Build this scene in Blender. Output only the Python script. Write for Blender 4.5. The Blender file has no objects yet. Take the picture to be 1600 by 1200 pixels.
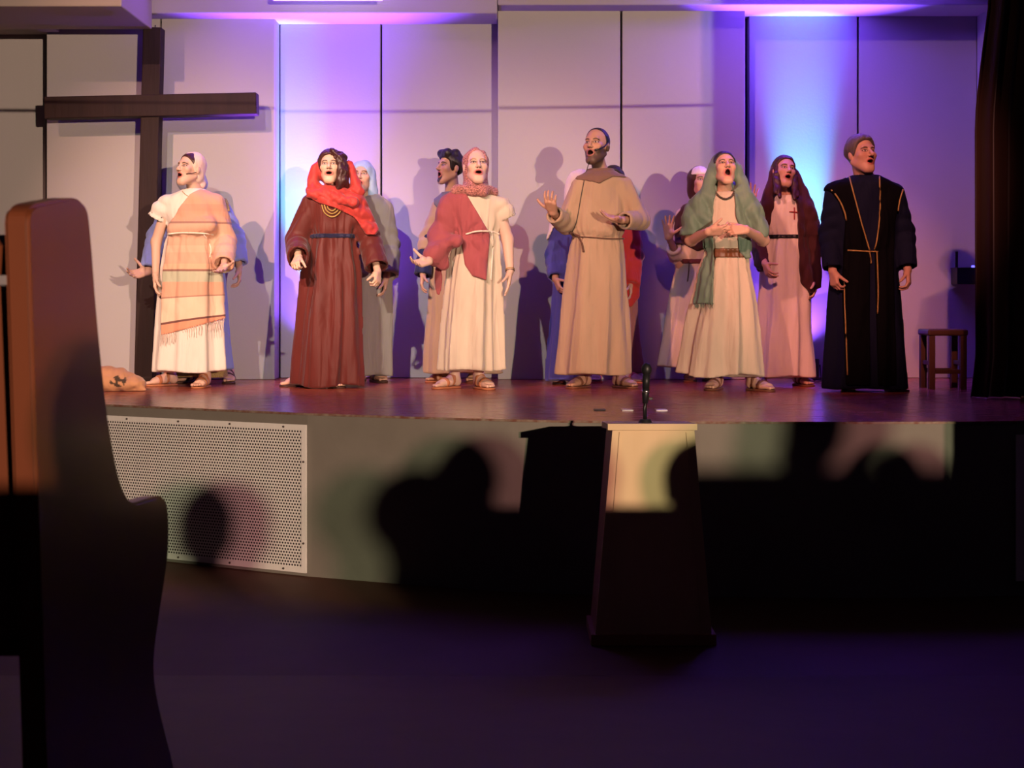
import bpy, bmesh, math, random
import numpy as np
from mathutils import Vector, Matrix

rng = random.Random(7)
SC = bpy.context.scene
COL = SC.collection

# ------------------------------------------------------------------ camera
F = 2200.0                 # focal length in pixels of the 1600 wide frame
CAMZ = 1.517               # camera height above the hall floor at the stage foot
HZ = 470.0                 # image row of the horizon
ZS = 0.90                  # stage height
cam_d = bpy.data.cameras.new('camera')
cam = bpy.data.objects.new('camera', cam_d)
COL.objects.link(cam)
cam.location = (0, 0, CAMZ)
cam.rotation_euler = (math.pi / 2, 0, 0)
cam_d.sensor_width = 36
cam_d.lens = 36 * F / 1600
cam_d.shift_y = -(600 - HZ) / 1600
cam_d.clip_end = 80
cam_d.clip_start = 0.05
cam_d.dof.use_dof = True
cam_d.dof.focus_distance = 10.0
cam_d.dof.aperture_fstop = 13.0
SC.camera = cam

def px_x(px, Y): return (px - 800.0) * Y / F
def px_z(py, Y): return CAMZ - (py - HZ) * Y / F
def px(pxx, pyy, Y): return Vector((px_x(pxx, Y), Y, px_z(pyy, Y)))
def floor_Y(py): return (CAMZ - ZS) * F / (py - HZ)      # depth of a point on the stage floor

# ------------------------------------------------------------------ world, light, exposure
SC.view_settings.view_transform = 'Standard'
SC.view_settings.look = 'None'
SC.view_settings.gamma = 1.0
SC.view_settings.use_curve_mapping = False
SC.view_settings.exposure = 0.0
w = bpy.data.worlds.new('hall_dark')
SC.world = w
w.use_nodes = True
w.node_tree.nodes['Background'].inputs[0].default_value = (0.50, 0.28, 0.62, 1)
w.node_tree.nodes['Background'].inputs[1].default_value = 0.015

def spot(name, loc, target, col, power, size, blend, radius):
    l = bpy.data.lights.new(name, 'SPOT')
    l.energy = power; l.color = col; l.spot_size = math.radians(size); l.spot_blend = blend
    l.shadow_soft_size = radius
    o = bpy.data.objects.new(name, l)
    COL.objects.link(o)
    o.location = loc
    d = Vector(target) - Vector(loc)
    o.rotation_euler = d.to_track_quat('-Z', 'Y').to_euler()
    return o

# pink-red key and warm white front lamps, in a row at the high left and middle of the hall, each on its own stretch of stage; the last key is added for the back wall
KEY = (1.0, 0.33, 0.25)
spot('key_spot', (-4.3, 0.6, 6.6), (-2.3, 10.2, 2.05), (1.0, 0.50, 0.38), 4200, 20, 0.75, 0.05)
spot('key_spot', (-4.2, 0.6, 6.6), (-0.6, 10.2, 2.05), (1.0, 0.42, 0.31), 2600, 20, 0.75, 0.05)
spot('key_spot', (-4.1, 0.6, 6.6), (1.25, 10.2, 2.05), KEY, 2100, 20, 0.75, 0.05)
spot('key_spot', (1.0, 0.6, 6.6), (2.25, 10.2, 1.80), KEY, 3400, 14, 0.8, 0.05)
spot('key_spot', (-4.4, 0.6, 6.6), (3.1, 11.2, 2.75), (1.0, 0.50, 0.42), 1500, 15, 1.0, 0.05)  # extra spot added to brighten the right end of the back wall
spot('front_spot', (-2.6, -0.5, 6.4), (-2.1, 10.1, 1.95), (1.0, 0.86, 0.68), 2400, 17, 0.85, 0.05)
spot('front_spot', (-2.5, -0.5, 6.4), (-0.4, 10.1, 1.95), (1.0, 0.86, 0.68), 2400, 17, 0.85, 0.05)
# a pair of follow lamps side by side at the back of the hall: they throw the audience on the stage front
spot('follow_lamp_yellow', (5.0, -8.0, 2.75), (-1.3, 9.0, 1.7), (1.0, 0.93, 0.58), 5000, 28, 0.25, 0.035)
spot('follow_lamp_pink', (5.11, -8.0, 2.75), (-1.25, 9.0, 1.7), (1.0, 0.45, 0.42), 5400, 28, 0.25, 0.035)
# LED floor cans close to the back wall, washing it violet; their narrow beam cores are cyan
PAR = [(px_x(494, 11.0), 11.0), (px_x(1262, 11.0), 11.0)]
for i, (x, y) in enumerate(PAR):
    tx = px_x(508 if i == 0 else 1244, 11.22)
    spot('wash_violet', (x, y, ZS + 0.18), (tx, y - 0.50, ZS + 2.55), (0.20, 0.055, 1.0) if i == 0 else (0.15, 0.05, 1.0), 5600 if i == 0 else 11500, 54 if i == 0 else 44, 1.0, 0.03)
    spot('wash_wide', (x, y, ZS + 0.18), (tx, 11.22, ZS + 1.2), (0.22, 0.07, 1.0), 130, 110, 1.0, 0.03)
    tx = px_x(470 if i == 0 else 1252, 11.22)
    spot('wash_core', (x, y, ZS + 0.18), (tx, 11.22, ZS + 1.45), (0.04, 0.55, 1.0), 1300 if i == 0 else 2400, 22, 1.0, 0.03)

# ------------------------------------------------------------------ tags and meshes
def tag(o, label=None, cat=None, group=None, kind=None):
    if label: o['label'] = label
    if cat: o['category'] = cat
    if group: o['group'] = group
    if kind: o['kind'] = kind
    return o

def empty(name, loc=(0, 0, 0), label=None, cat=None, group=None, rz=0.0):
    o = bpy.data.objects.new(name, None)
    COL.objects.link(o)
    o.location = loc; o.rotation_euler = (0, 0, rz)
    o.empty_display_size = 0.1
    return tag(o, label, cat, group)

def link(name, me, mat=None, parent=None):
    o = bpy.data.objects.new(name, me)
    COL.objects.link(o)
    if mat is not None and not me.materials: me.materials.append(mat)
    if parent is not None: o.parent = parent
    return o

def bm_obj(name, bm, mat, parent=None, smooth=False):
    me = bpy.data.meshes.new(name)
    bmesh.ops.recalc_face_normals(bm, faces=bm.faces[:])
    bm.to_mesh(me); bm.free()
    if smooth:
        me.polygons.foreach_set('use_smooth', [True] * len(me.polygons))
    return link(name, me, mat, parent)

def add_box(bm, lo, hi, M=None, bev=0.0):
    x0, y0, z0 = lo; x1, y1, z1 = hi
    r = bmesh.ops.create_cube(bm, size=1.0)
    vs = r['verts']
    for v in vs:
        v.co = Vector(((x0 + x1) / 2 + v.co.x * (x1 - x0), (y0 + y1) / 2 + v.co.y * (y1 - y0), (z0 + z1) / 2 + v.co.z * (z1 - z0)))
    if bev > 0:
        es = list({e for v in vs for e in v.link_edges})
        rb = bmesh.ops.bevel(bm, geom=es, offset=bev, segments=2, affect='EDGES', profile=0.5)
        vs = list({v for f in rb['faces'] for v in f.verts} | {v for v in vs if v.is_valid})
    if M is not None:
        for v in vs: v.co = M @ v.co
    return vs

def box_obj(name, lo, hi, mat, parent=None, bev=0.0):
    bm = bmesh.new(); add_box(bm, lo, hi, None, bev)
    return bm_obj(name, bm, mat, parent)

def add_tube(bm, pts, radii, n=8, cap=True):
    pts = [Vector(p) for p in pts]
    if not hasattr(radii, '__len__'): radii = [radii] * len(pts)
    rings = []
    up = Vector((0, 0, 1))
    for i, p in enumerate(pts):
        t = (pts[min(i + 1, len(pts) - 1)] - pts[max(i - 1, 0)])
        if t.length < 1e-9: t = Vector((0, 0, 1))
        t.normalize()
        u = t.cross(up)
        if u.length < 0.05: u = t.cross(Vector((0, 1, 0)))
        u.normalize(); v = t.cross(u)
        rings.append([bm.verts.new(p + (u * math.cos(a) + v * math.sin(a)) * radii[i]) for a in [2 * math.pi * k / n for k in range(n)]])
    for a, b in zip(rings, rings[1:]):
        for k in range(n):
            bm.faces.new((a[k], a[(k + 1) % n], b[(k + 1) % n], b[k]))
    if cap:
        bm.faces.new(rings[0]); bm.faces.new(rings[-1])

def tube_obj(name, pts, radii, mat, parent=None, n=8):
    bm = bmesh.new(); add_tube(bm, pts, radii, n)
    return bm_obj(name, bm, mat, parent, True)

def prism(bm, poly, axis_fn, a, b):
    """poly of 2D points swept between offsets a and b; axis_fn(u, v, w) -> 3D"""
    A = [bm.verts.new(axis_fn(u, v, a)) for u, v in poly]
    B = [bm.verts.new(axis_fn(u, v, b)) for u, v in poly]
    n = len(poly)
    for k in range(n):
        bm.faces.new((A[k], A[(k + 1) % n], B[(k + 1) % n], B[k]))
    bm.faces.new(A); bm.faces.new(B)

def smooth_curve(pts, n):
    """Catmull-Rom through pts"""
    P = [Vector(p) for p in pts]
    out = []
    for i in range(len(P) - 1):
        p0 = P[max(i - 1, 0)]; p1 = P[i]; p2 = P[i + 1]; p3 = P[min(i + 2, len(P) - 1)]
        for k in range(n):
            t = k / n
            out.append(0.5 * ((2 * p1) + (p2 - p0) * t + (2 * p0 - 5 * p1 + 4 * p2 - p3) * t * t + (3 * p1 - p0 - 3 * p2 + p3) * t ** 3))
    out.append(P[-1])
    return out

# ------------------------------------------------------------------ materials
def material(name, col, rough=0.7, spec=0.3, noise=None, bump=None, metal=0.0, attr=False, sheen=0.0, emit=None, coat=0.0, creases=0.0):
    """noise=(scale, amount, colour2, stretch)  bump=(scale, strength, stretch)"""
    m = bpy.data.materials.new(name)
    m.use_nodes = True
    nt = m.node_tree; N = nt.nodes; L = nt.links
    b = N['Principled BSDF']
    b.inputs['Base Color'].default_value = (*col, 1)
    b.inputs['Roughness'].default_value = rough
    b.inputs['Specular IOR Level'].default_value = spec
    b.inputs['Metallic'].default_value = metal
    if sheen: b.inputs['Sheen Weight'].default_value = sheen
    if coat: b.inputs['Coat Weight'].default_value = coat; b.inputs['Coat Roughness'].default_value = 0.15
    if emit:
        b.inputs['Emission Color'].default_value = (*emit[0], 1); b.inputs['Emission Strength'].default_value = emit[1]
    tc = N.new('ShaderNodeTexCoord')
    src = None
    if attr:
        a = N.new('ShaderNodeAttribute'); a.attribute_name = 'Col'
        src = a.outputs['Color']
    if noise:
        sc, amt, c2, st = noise
        mp = N.new('ShaderNodeMapping'); mp.inputs['Scale'].default_value = st
        L.new(tc.outputs['Object'], mp.inputs['Vector'])
        tx = N.new('ShaderNodeTexNoise'); tx.inputs['Scale'].default_value = sc; tx.inputs['Detail'].default_value = 5
        L.new(mp.outputs[0], tx.inputs['Vector'])
        cr = N.new('ShaderNodeMapRange'); cr.inputs[1].default_value = 0.35; cr.inputs[2].default_value = 0.68
        cr.inputs[3].default_value = 0; cr.inputs[4].default_value = amt
        L.new(tx.outputs[0], cr.inputs[0])
        mx = N.new('ShaderNodeMix'); mx.data_type = 'RGBA'
        L.new(cr.outputs[0], mx.inputs[0])
        if src: L.new(src, mx.inputs[6])
        else: mx.inputs[6].default_value = (*col, 1)
        mx.inputs[7].default_value = (*c2, 1)
        src = mx.outputs[2]
    if src: L.new(src, b.inputs['Base Color'])
    if bump:
        sc, strg, st = bump
        mp = N.new('ShaderNodeMapping'); mp.inputs['Scale'].default_value = st
        L.new(tc.outputs['Object'], mp.inputs['Vector'])
        tx = N.new('ShaderNodeTexNoise'); tx.inputs['Scale'].default_value = sc; tx.inputs['Detail'].default_value = 4
        L.new(mp.outputs[0], tx.inputs['Vector'])
        bp = N.new('ShaderNodeBump'); bp.inputs['Strength'].default_value = strg; bp.inputs['Distance'].default_value = 0.01
        L.new(tx.outputs[0], bp.inputs['Height'])
        L.new(bp.outputs[0], b.inputs['Normal'])
        if creases:      # soft creases of hanging cloth: distorted noise drawn out downwards
            m3 = N.new('ShaderNodeMapping'); m3.inputs['Scale'].default_value = (1, 1, 0.22)
            L.new(tc.outputs['Object'], m3.inputs['Vector'])
            t3 = N.new('ShaderNodeTexNoise'); t3.inputs['Scale'].default_value = 11; t3.inputs['Detail'].default_value = 1.6; t3.inputs['Distortion'].default_value = 1.2
            L.new(m3.outputs[0], t3.inputs['Vector'])
            b3 = N.new('ShaderNodeBump'); b3.inputs['Strength'].default_value = creases; b3.inputs['Distance'].default_value = 0.035
            L.new(t3.outputs[0], b3.inputs['Height']); L.new(bp.outputs[0], b3.inputs['Normal'])
            L.new(b3.outputs[0], b.inputs['Normal'])
    return m

M_wall = material('pale_wall_panel', (0.38, 0.365, 0.36), 0.85, 0.2, (1.3, 0.25, (0.34, 0.325, 0.32), (1, 1, 1)), (60, 0.06, (1, 1, 1)))
M_nosing = material('stage_nosing', (0.16, 0.055, 0.035), 0.6, 0.3, (30, 0.8, (0.30, 0.26, 0.2), (1, 1, 1)))
M_gap = material('dark_joint', (0.04, 0.035, 0.035), 0.9, 0.1)
M_ceil = material('ceiling_paint', (0.36, 0.33, 0.31), 0.85, 0.2, (2, 0.2, (0.32, 0.29, 0.27), (1, 1, 1)))
M_beamdark = material('soffit_paint', (0.34, 0.29, 0.26), 0.8, 0.2)
M_cross = material('dark_stained_timber', (0.026, 0.012, 0.010), 0.65, 0.2, (9, 0.7, (0.013, 0.007, 0.006), (1, 1, 0.12)), (40, 0.25, (1, 1, 0.1)))
M_concrete = material('painted_concrete', (0.215, 0.20, 0.17), 0.8, 0.25, (2.2, 0.6, (0.165, 0.15, 0.125), (1, 1, 1)), (14, 0.2, (1, 1, 1)))
M_carpet = material('hall_floor', (0.135, 0.055, 0.036), 0.65, 0.25, (5, 0.5, (0.105, 0.042, 0.028), (1, 1, 1)), (200, 0.1, (1, 1, 1)))
M_pew = material('varnished_pew_wood', (0.095, 0.026, 0.010), 0.40, 0.4, (5, 0.7, (0.06, 0.015, 0.006), (1, 1, 0.15)), None, coat=0.25)
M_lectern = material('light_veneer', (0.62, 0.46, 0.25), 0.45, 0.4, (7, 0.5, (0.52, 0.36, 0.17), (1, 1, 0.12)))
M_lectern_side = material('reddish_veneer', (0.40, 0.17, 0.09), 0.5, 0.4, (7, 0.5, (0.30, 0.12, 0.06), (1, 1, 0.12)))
M_vent = material('white_perforated_metal', (0.85, 0.84, 0.80), 0.45, 0.4, (6, 0.3, (0.68, 0.67, 0.63), (4, 1, 0.4)))
M_screw = material('screw_metal', (0.25, 0.22, 0.2), 0.35, 0.5, metal=0.9)
M_black = material('black_plastic', (0.012, 0.012, 0.013), 0.45, 0.4)
M_blackmetal = material('black_metal', (0.02, 0.02, 0.022), 0.35, 0.5, metal=0.5)
M_silver = material('silver_ring', (0.6, 0.6, 0.6), 0.3, 0.5, metal=1.0)
M_curtain = material('brown_curtain', (0.045, 0.020, 0.012), 0.8, 0.2, (40, 0.3, (0.03, 0.013, 0.008), (1, 1, 0.1)), sheen=0.3)
M_stool = material('dark_stool_wood', (0.09, 0.035, 0.02), 0.5, 0.3, (9, 0.5, (0.05, 0.02, 0.012), (1, 1, 0.2)))
M_screen_glow = material('uplight_glow_screen', (0.8, 0.8, 0.8), 0.8, 0.1, emit=((0.72, 0.70, 1.0), 1.3))  # emission stands in for the uplight of the floor cans
M_led = material('blue_indicator', (0.1, 0.1, 0.6), 0.4, 0.3, emit=((0.12, 0.10, 1.0), 3.0))
M_lens = material('led_lens', (0.3, 0.3, 0.8), 0.2, 0.5, emit=((0.25, 0.2, 1.0), 4.0))

# glossy stage boards: long planks across the stage
def stage_material():
    m = bpy.data.materials.new('varnished_stage_boards'); m.use_nodes = True
    nt = m.node_tree; N = nt.nodes; L = nt.links; b = N['Principled BSDF']
    tc = N.new('ShaderNodeTexCoord')
    br = N.new('ShaderNodeTexBrick')
    br.inputs['Scale'].default_value = 1.0
    br.inputs['Brick Width'].default_value = 1.6; br.inputs['Row Height'].default_value = 0.075
    br.inputs['Mortar Size'].default_value = 0.0035; br.inputs['Mortar Smooth'].default_value = 0.2
    br.inputs['Color1'].default_value = (0.56, 0.135, 0.075, 1); br.inputs['Color2'].default_value = (0.42, 0.098, 0.055, 1)
    br.inputs['Mortar'].default_value = (0.03, 0.01, 0.008, 1)
    L.new(tc.outputs['Object'], br.inputs['Vector'])
    mp = N.new('ShaderNodeMapping'); mp.inputs['Scale'].default_value = (1.5, 22, 1)
    L.new(tc.outputs['Object'], mp.inputs['Vector'])
    nz = N.new('ShaderNodeTexNoise'); nz.inputs['Scale'].default_value = 3; nz.inputs['Detail'].default_value = 6
    L.new(mp.outputs[0], nz.inputs['Vector'])
    mx = N.new('ShaderNodeMix'); mx.data_type = 'RGBA'; mx.blend_type = 'MULTIPLY'; mx.inputs[0].default_value = 0.5
    L.new(br.outputs['Color'], mx.inputs[6]); L.new(nz.outputs[0], mx.inputs[7])
    L.new(mx.outputs[2], b.inputs['Base Color'])
    rr = N.new('ShaderNodeMapRange'); rr.inputs[3].default_value = 0.16; rr.inputs[4].default_value = 0.34
    L.new(nz.outputs[0], rr.inputs[0]); L.new(rr.outputs[0], b.inputs['Roughness'])
    bp = N.new('ShaderNodeBump'); bp.inputs['Strength'].default_value = 0.25; bp.inputs['Distance'].default_value = 0.002
    L.new(br.outputs['Fac'], bp.inputs['Height']); bp.invert = True
    L.new(bp.outputs[0], b.inputs['Normal'])
    b.inputs['Specular IOR Level'].default_value = 0.38
    return m
M_stage = stage_material()
# ------------------------------------------------------------------ the setting
# hall floor: flat before the stage, ramping up to the rear seats
def hall_floor_z(Y):
    if Y > 5.7: return 0.0
    if Y > 1.2: return 0.67 * (5.7 - Y) / 4.5
    if Y > -2.55: return 0.67
    if Y > -2.8: return 0.67 + 0.43 * (-2.55 - Y) / 0.25
    return 1.10
bm = bmesh.new()
prev = None
for Y in (9.5, 5.7, 1.2, 0.0, -2.55, -2.8, -6.0, -12.0):
    a = bm.verts.new((-9, Y, hall_floor_z(Y))); b = bm.verts.new((9, Y, hall_floor_z(Y)))
    if prev: bm.faces.new((prev[0], prev[1], b, a))
    prev = (a, b)
floor = bm_obj('floor', bm, M_carpet); tag(floor, kind='structure')

edge = smooth_curve([(-7.5, 11.0, 0), (-4.3, 9.47, 0), (-2.45, 8.42, 0)], 4)[:-1] + [Vector((-2.45, 8.42, 0)), Vector((-1.125, 7.75, 0))] + \
    smooth_curve([(-1.125, 7.75, 0), (0.0, 7.34, 0), (1.0, 7.215, 0), (2.64, 7.25, 0), (4.6, 7.75, 0), (7.5, 9.6, 0)], 6)[1:]
def ribbon(name, pts, z0, z1, thick, mat):
    """a wall following the edge polyline, with thickness backwards (+Y)"""
    bm = bmesh.new()
    fr = [(bm.verts.new((p.x, p.y, z0)), bm.verts.new((p.x, p.y, z1))) for p in pts]
    bk = [(bm.verts.new((p.x, p.y + thick, z0)), bm.verts.new((p.x, p.y + thick, z1))) for p in pts]
    for i in range(len(pts) - 1):
        bm.faces.new((fr[i][0], fr[i + 1][0], fr[i + 1][1], fr[i][1]))
        bm.faces.new((bk[i][0], bk[i][1], bk[i + 1][1], bk[i + 1][0]))
        bm.faces.new((fr[i][1], fr[i + 1][1], bk[i + 1][1], bk[i][1]))
        bm.faces.new((fr[i][0], bk[i][0], bk[i + 1][0], fr[i + 1][0]))
    for i in (0, -1):
        bm.faces.new((fr[i][0], fr[i][1], bk[i][1], bk[i][0]))
    return bm_obj(name, bm, mat)
sf = ribbon('wall_front', edge, 0.0, ZS - 0.012, 0.12, M_concrete)
tag(sf, kind='structure')
# stage top
bm = bmesh.new()
vs = [bm.verts.new((p.x, p.y - 0.012, ZS)) for p in edge] + [bm.verts.new((7.5, 11.6, ZS)), bm.verts.new((-7.5, 11.6, ZS))]
f = bm.faces.new(vs)
r = bmesh.ops.extrude_face_region(bm, geom=[f])
for v in r['geom']:
    if isinstance(v, bmesh.types.BMVert): v.co.z -= 0.012
bm.normal_update()
for f in bm.faces:
    if abs(f.normal.z) < 0.5: f.material_index = 1
stage = bm_obj('stage_floor', bm, M_stage); stage.data.materials.append(M_nosing); tag(stage, kind='structure')

# back wall: staggered bays of padded panels
wall = box_obj('wall_back', (-7.5, 11.34, ZS - 0.2), (7.5, 11.5, 4.6), M_gap)
tag(wall, kind='structure')
def panel(name, p0, p1, Y, ztop, depth=None):
    x0 = px_x(p0, Y) + 0.004; x1 = px_x(p1, Y) - 0.004
    o = box_obj(name, (x0, Y, ZS + 0.002), (x1, 11.335, ztop), M_wall, wall, 0.006)
    return o
YB, YC, YD, YE = 11.01, 11.22, 11.02, 11.22
ZT = 3.98
for p0, p1, Y in [(-330, -120, 11.3), (-120, 72, 11.27), (72, 250.5, YB), (251.5, 430, YB), (437, 595, YC), (596.3, 779, YC),
                  (777, 970, YD), (971.5, 1165, YD), (1170, 1340, YE), (1342, 1527, YE), (1700, 1900, YE)]:
    panel('panel', p0, p1, Y, ZT)
tr = box_obj('trim_1', (px_x(1527, YE), 10.985, ZS + 0.001), (px_x(1527, YE) + 0.75, 11.335, ZT), M_wall, None, 0.006); tag(tr, kind='structure')

# ceiling, beam and soffit
ce = box_obj('ceiling', (-7.5, 9.6, 4.05), (7.5, 11.6, 4.2), M_ceil); tag(ce, kind='structure')
def beam(name, p0, p1, py, Y0, Y1, ztop, mat):
    o = box_obj(name, (px_x(p0, Y0), Y0, px_z(py, Y0)), (px_x(p1, Y0), Y1, ztop), mat, None, 0.01)
    tag(o, kind='structure'); return o
beam('trim_2', -700, 166, 34, 10.75, 11.33, 4.04, M_ceil)
beam('trim_3', 166.5, 777, 21, 10.80, 11.33, 4.04, M_ceil)
beam('trim_4', 777.5, 1900, 8, 10.80, 11.33, 4.04, M_ceil)
beam('trim_5', -700, 190, 10, 9.9, 10.74, 4.04, M_beamdark)
bk = box_obj('trim_6', (px_x(42, 10.7), 10.9, px_z(46, 10.9)), (px_x(72, 10.7), 11.26, 3.72), M_beamdark, None, 0.005); tag(bk, kind='structure')

# projection screen, only its foot in the picture; uplight on it put in as glow
scr = empty('projection_screen', (px_x(512, 10.6), 10.6, 3.79), 'white projection screen with its uplight put in as glow, whose bottom edge shows at the top of the picture', 'screen')
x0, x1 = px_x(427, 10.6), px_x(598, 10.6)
o = box_obj('screen_surface', (x0 - scr.location.x, -0.004, 0.012), (x1 - scr.location.x, 0.004, 0.26), M_screen_glow, scr)
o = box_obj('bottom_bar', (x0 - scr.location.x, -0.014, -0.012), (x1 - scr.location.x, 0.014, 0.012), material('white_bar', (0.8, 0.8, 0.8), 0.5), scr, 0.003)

# ------------------------------------------------------------------ vent cover on the stage front
A = Vector((-2.45, 8.42, 0)); B = Vector((-1.125, 7.75, 0))
def vent(name, A, B, z0, z1, label, off=0.012):
    d = (B - A); Lh = d.length; d.normalize(); nrm = Vector((d.y, -d.x, 0))
    root = empty(name, A + nrm * off, label, 'vent cover')
    root.rotation_euler = (0, 0, math.atan2(d.y, d.x))
    fr = 0.03
    x0, x1, za, zb = fr, Lh - fr, z0 + fr, z1 - fr
    nx = int((x1 - x0) / 0.0185); nz = int((zb - za) / 0.0165)
    if name == 'vent_cover':
        verts = []; faces = []
        dx = (x1 - x0) / nx; dz = (zb - za) / nz
        for j in range(nz):
            sh = 0.5 * dx if j % 2 else 0.0
            for i in range(nx - (1 if j % 2 else 0)):
                cx = x0 + sh + (i + 0.5) * dx; cz = za + (j + 0.5) * dz
                k = len(verts); hx, hz = dx / 2, dz / 2
                for ux, uz in ((-1, -1), (0, -1), (1, -1), (1, 0), (1, 1), (0, 1), (-1, 1), (-1, 0)):
                    verts.append((cx + ux * hx, 0, cz + uz * hz))
                for q in range(8):
                    a = -math.pi * 0.75 + q * math.pi / 4
                    verts.append((cx + math.cos(a) * 0.0058, 0, cz + math.sin(a) * 0.0058))
                for q in range(8):
                    q2 = (q + 1) % 8
                    faces.append((k + q, k + q2, k + 8 + q2, k + 8 + q))
            if j % 2:      # half cells closing the staggered rows
                for xa, xb in ((x0, x0 + sh), (x1 - sh, x1)):
                    k = len(verts)
                    verts += [(xa, 0, za + j * dz), (xb, 0, za + j * dz), (xb, 0, za + (j + 1) * dz), (xa, 0, za + (j + 1) * dz)]
                    faces.append((k, k + 1, k + 2, k + 3))
        me = bpy.data.meshes.new('perforated_sheet'); me.from_pydata(verts, [], faces)
        link('perforated_sheet', me, M_vent, root)
        box_obj('dark_backing', (0.01, 0.006, z0 + 0.01), (Lh - 0.01, 0.011, z1 - 0.01), M_black, root)
    else:
        box_obj('sheet', (x0, -0.001, za), (x1, 0.003, zb), M_vent, root)
    bm = bmesh.new()
    add_box(bm, (0, -0.006, z0), (fr, 0.006, z1)); add_box(bm, (Lh - fr, -0.006, z0), (Lh, 0.006, z1))
    add_box(bm, (fr, -0.006, z0), (Lh - fr, 0.006, z0 + fr)); add_box(bm, (fr, -0.006, z1 - fr), (Lh - fr, 0.006, z1))
    bm_obj('frame', bm, M_vent, root)
    for u, z in [(t, zz) for t in (0.14, 0.4, 0.65, 0.9) for zz in (z0 + fr / 2, z1 - fr / 2)] + [(0.99, z0 + (z1 - z0) * t) for t in (0.2, 0.75)]:
        bm = bmesh.new()
        bmesh.ops.create_cone(bm, cap_ends=True, segments=10, radius1=0.007, radius2=0.005, depth=0.006,
                              matrix=Matrix.Translation((u * Lh, -0.008, z)) @ Matrix.Rotation(math.pi / 2, 4, 'X'))
        bm_obj('screw', bm, M_screw, root)
    return root
vent('vent_cover', A, B, 0.02, 0.835, 'white perforated metal vent cover on the left of the stage front')
vent('wall_vent', Vector((px_x(1584, 7.24), 7.235, 0)), Vector((px_x(1584, 7.24) + 1.2, 7.42, 0)), 0.08, 0.83, 'dim vent panel in shadow at the right edge of the stage front', 0.02)

# ------------------------------------------------------------------ cross
def at(pxx, pyy, Y): return (px_x(pxx, Y), px_z(pyy, Y))
Yc = 10.78
cb = at(226, 597, Yc); ct = at(240, 43, Yc)
cr = empty('wooden_cross', (cb[0], Yc, ZS), 'tall dark wooden cross standing against the pale back wall', 'cross')
ang = math.atan2(ct[0] - cb[0], ct[1] - ZS); hgt = math.hypot(ct[0] - cb[0], ct[1] - ZS)
Mr = Matrix.Rotation(ang, 4, 'Y')
hw = 14.5 * Yc / F
bm = bmesh.new(); add_box(bm, (-hw, -0.045, 0), (hw, 0.075, hgt - 0.004), Mr, 0.008)
bm_obj('upright', bm, M_cross, cr)
lx, lz = at(73, 170, Yc); rx_, rz_ = at(403, 163, Yc)
ca = math.atan2(rz_ - lz, rx_ - lx)
bm = bmesh.new()
L2 = math.hypot(rx_ - lx, rz_ - lz)
M2 = Matrix.Translation((lx - cb[0], -0.02, lz - ZS)) @ Matrix.Rotation(-ca, 4, 'Y')
add_box(bm, (0, -0.045, -0.084), (L2, 0.075, 0.084), M2, 0.008)
bm_obj('crossbar', bm, M_cross, cr)
for dx_ in (-0.02, 0.012):
    tube_obj('nail', [Mr @ Vector((dx_, 0, hgt - 0.01)), Mr @ Vector((dx_, 0, hgt + 0.02))], 0.004, M_blackmetal, cr, 6)

# ------------------------------------------------------------------ curtain at the right
def curtain():
    root_y = 8.93
    nz, nu = 24, 90
    z0, z1 = ZS + 0.006, 4.03
    verts = []; faces = []
    for j in range(nz + 1):
        t = j / nz; z = z0 + (z1 - z0) * t
        py = HZ + (CAMZ - z) * F / root_y
        left = 1526 + 22 * max(0.0, min(1.0, (190 - py) / 190.0)) ** 1.2 - 8 * max(0, (py - 560) / 60)
        xl = px_x(left, root_y); xr = 3.95
        for i in range(nu + 1):
            u = i / nu
            am = 0.045 * (0.6 + 0.4 * (1 - t))
            y = am * math.sin(u * 2 * math.pi * 9 + 0.8 * math.sin(5 * u)) + 0.02 * math.sin(u * 41 + t * 2) + 0.10 * u
            verts.append((xl + (xr - xl) * u, y, z - z0))
    for j in range(nz):
        for i in range(nu):
            a = j * (nu + 1) + i
            faces.append((a, a + 1, a + nu + 2, a + nu + 1))
    me = bpy.data.meshes.new('stage_curtain'); me.from_pydata(verts, [], faces)
    me.polygons.foreach_set('use_smooth', [True] * len(me.polygons))
    o = link('stage_curtain', me, M_curtain)
    o.location = (0, root_y, z0)
    s = o.modifiers.new('thickness', 'SOLIDIFY'); s.thickness = 0.006
    tag(o, 'dark brown stage curtain gathered at the right end of the stage', 'curtain')
curtain()

# ------------------------------------------------------------------ stool
Yst = floor_Y(607)
st = empty('stool', (px_x(1473, Yst), Yst, ZS), 'small dark wooden stool near the curtain on the right of the stage', 'stool')
hs = 31 * Yst / F; H = 93 * Yst / F
box_obj('seat', (-hs, -0.13, H - 0.045), (hs, 0.13, H), M_stool, st, 0.012)
for sx in (-1, 1):
    for sy in (-1, 1):
        x = sx * (hs - 0.03); y = sy * 0.10
        box_obj('leg', (x - 0.022, y - 0.022, 0), (x + 0.022, y + 0.022, H - 0.045), M_stool, st, 0.004)
for sy in (-1, 1):
    box_obj('stretcher', (-hs + 0.05, sy * 0.10 - 0.012, H * 0.26), (hs - 0.05, sy * 0.10 + 0.012, H * 0.26 + 0.03), M_stool, st, 0.003)
for sx in (-1, 1):
    box_obj('stretcher', (sx * (hs - 0.03) - 0.012, -0.08, H * 0.4), (sx * (hs - 0.03) + 0.012, 0.08, H * 0.4 + 0.03), M_stool, st, 0.003)

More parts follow.
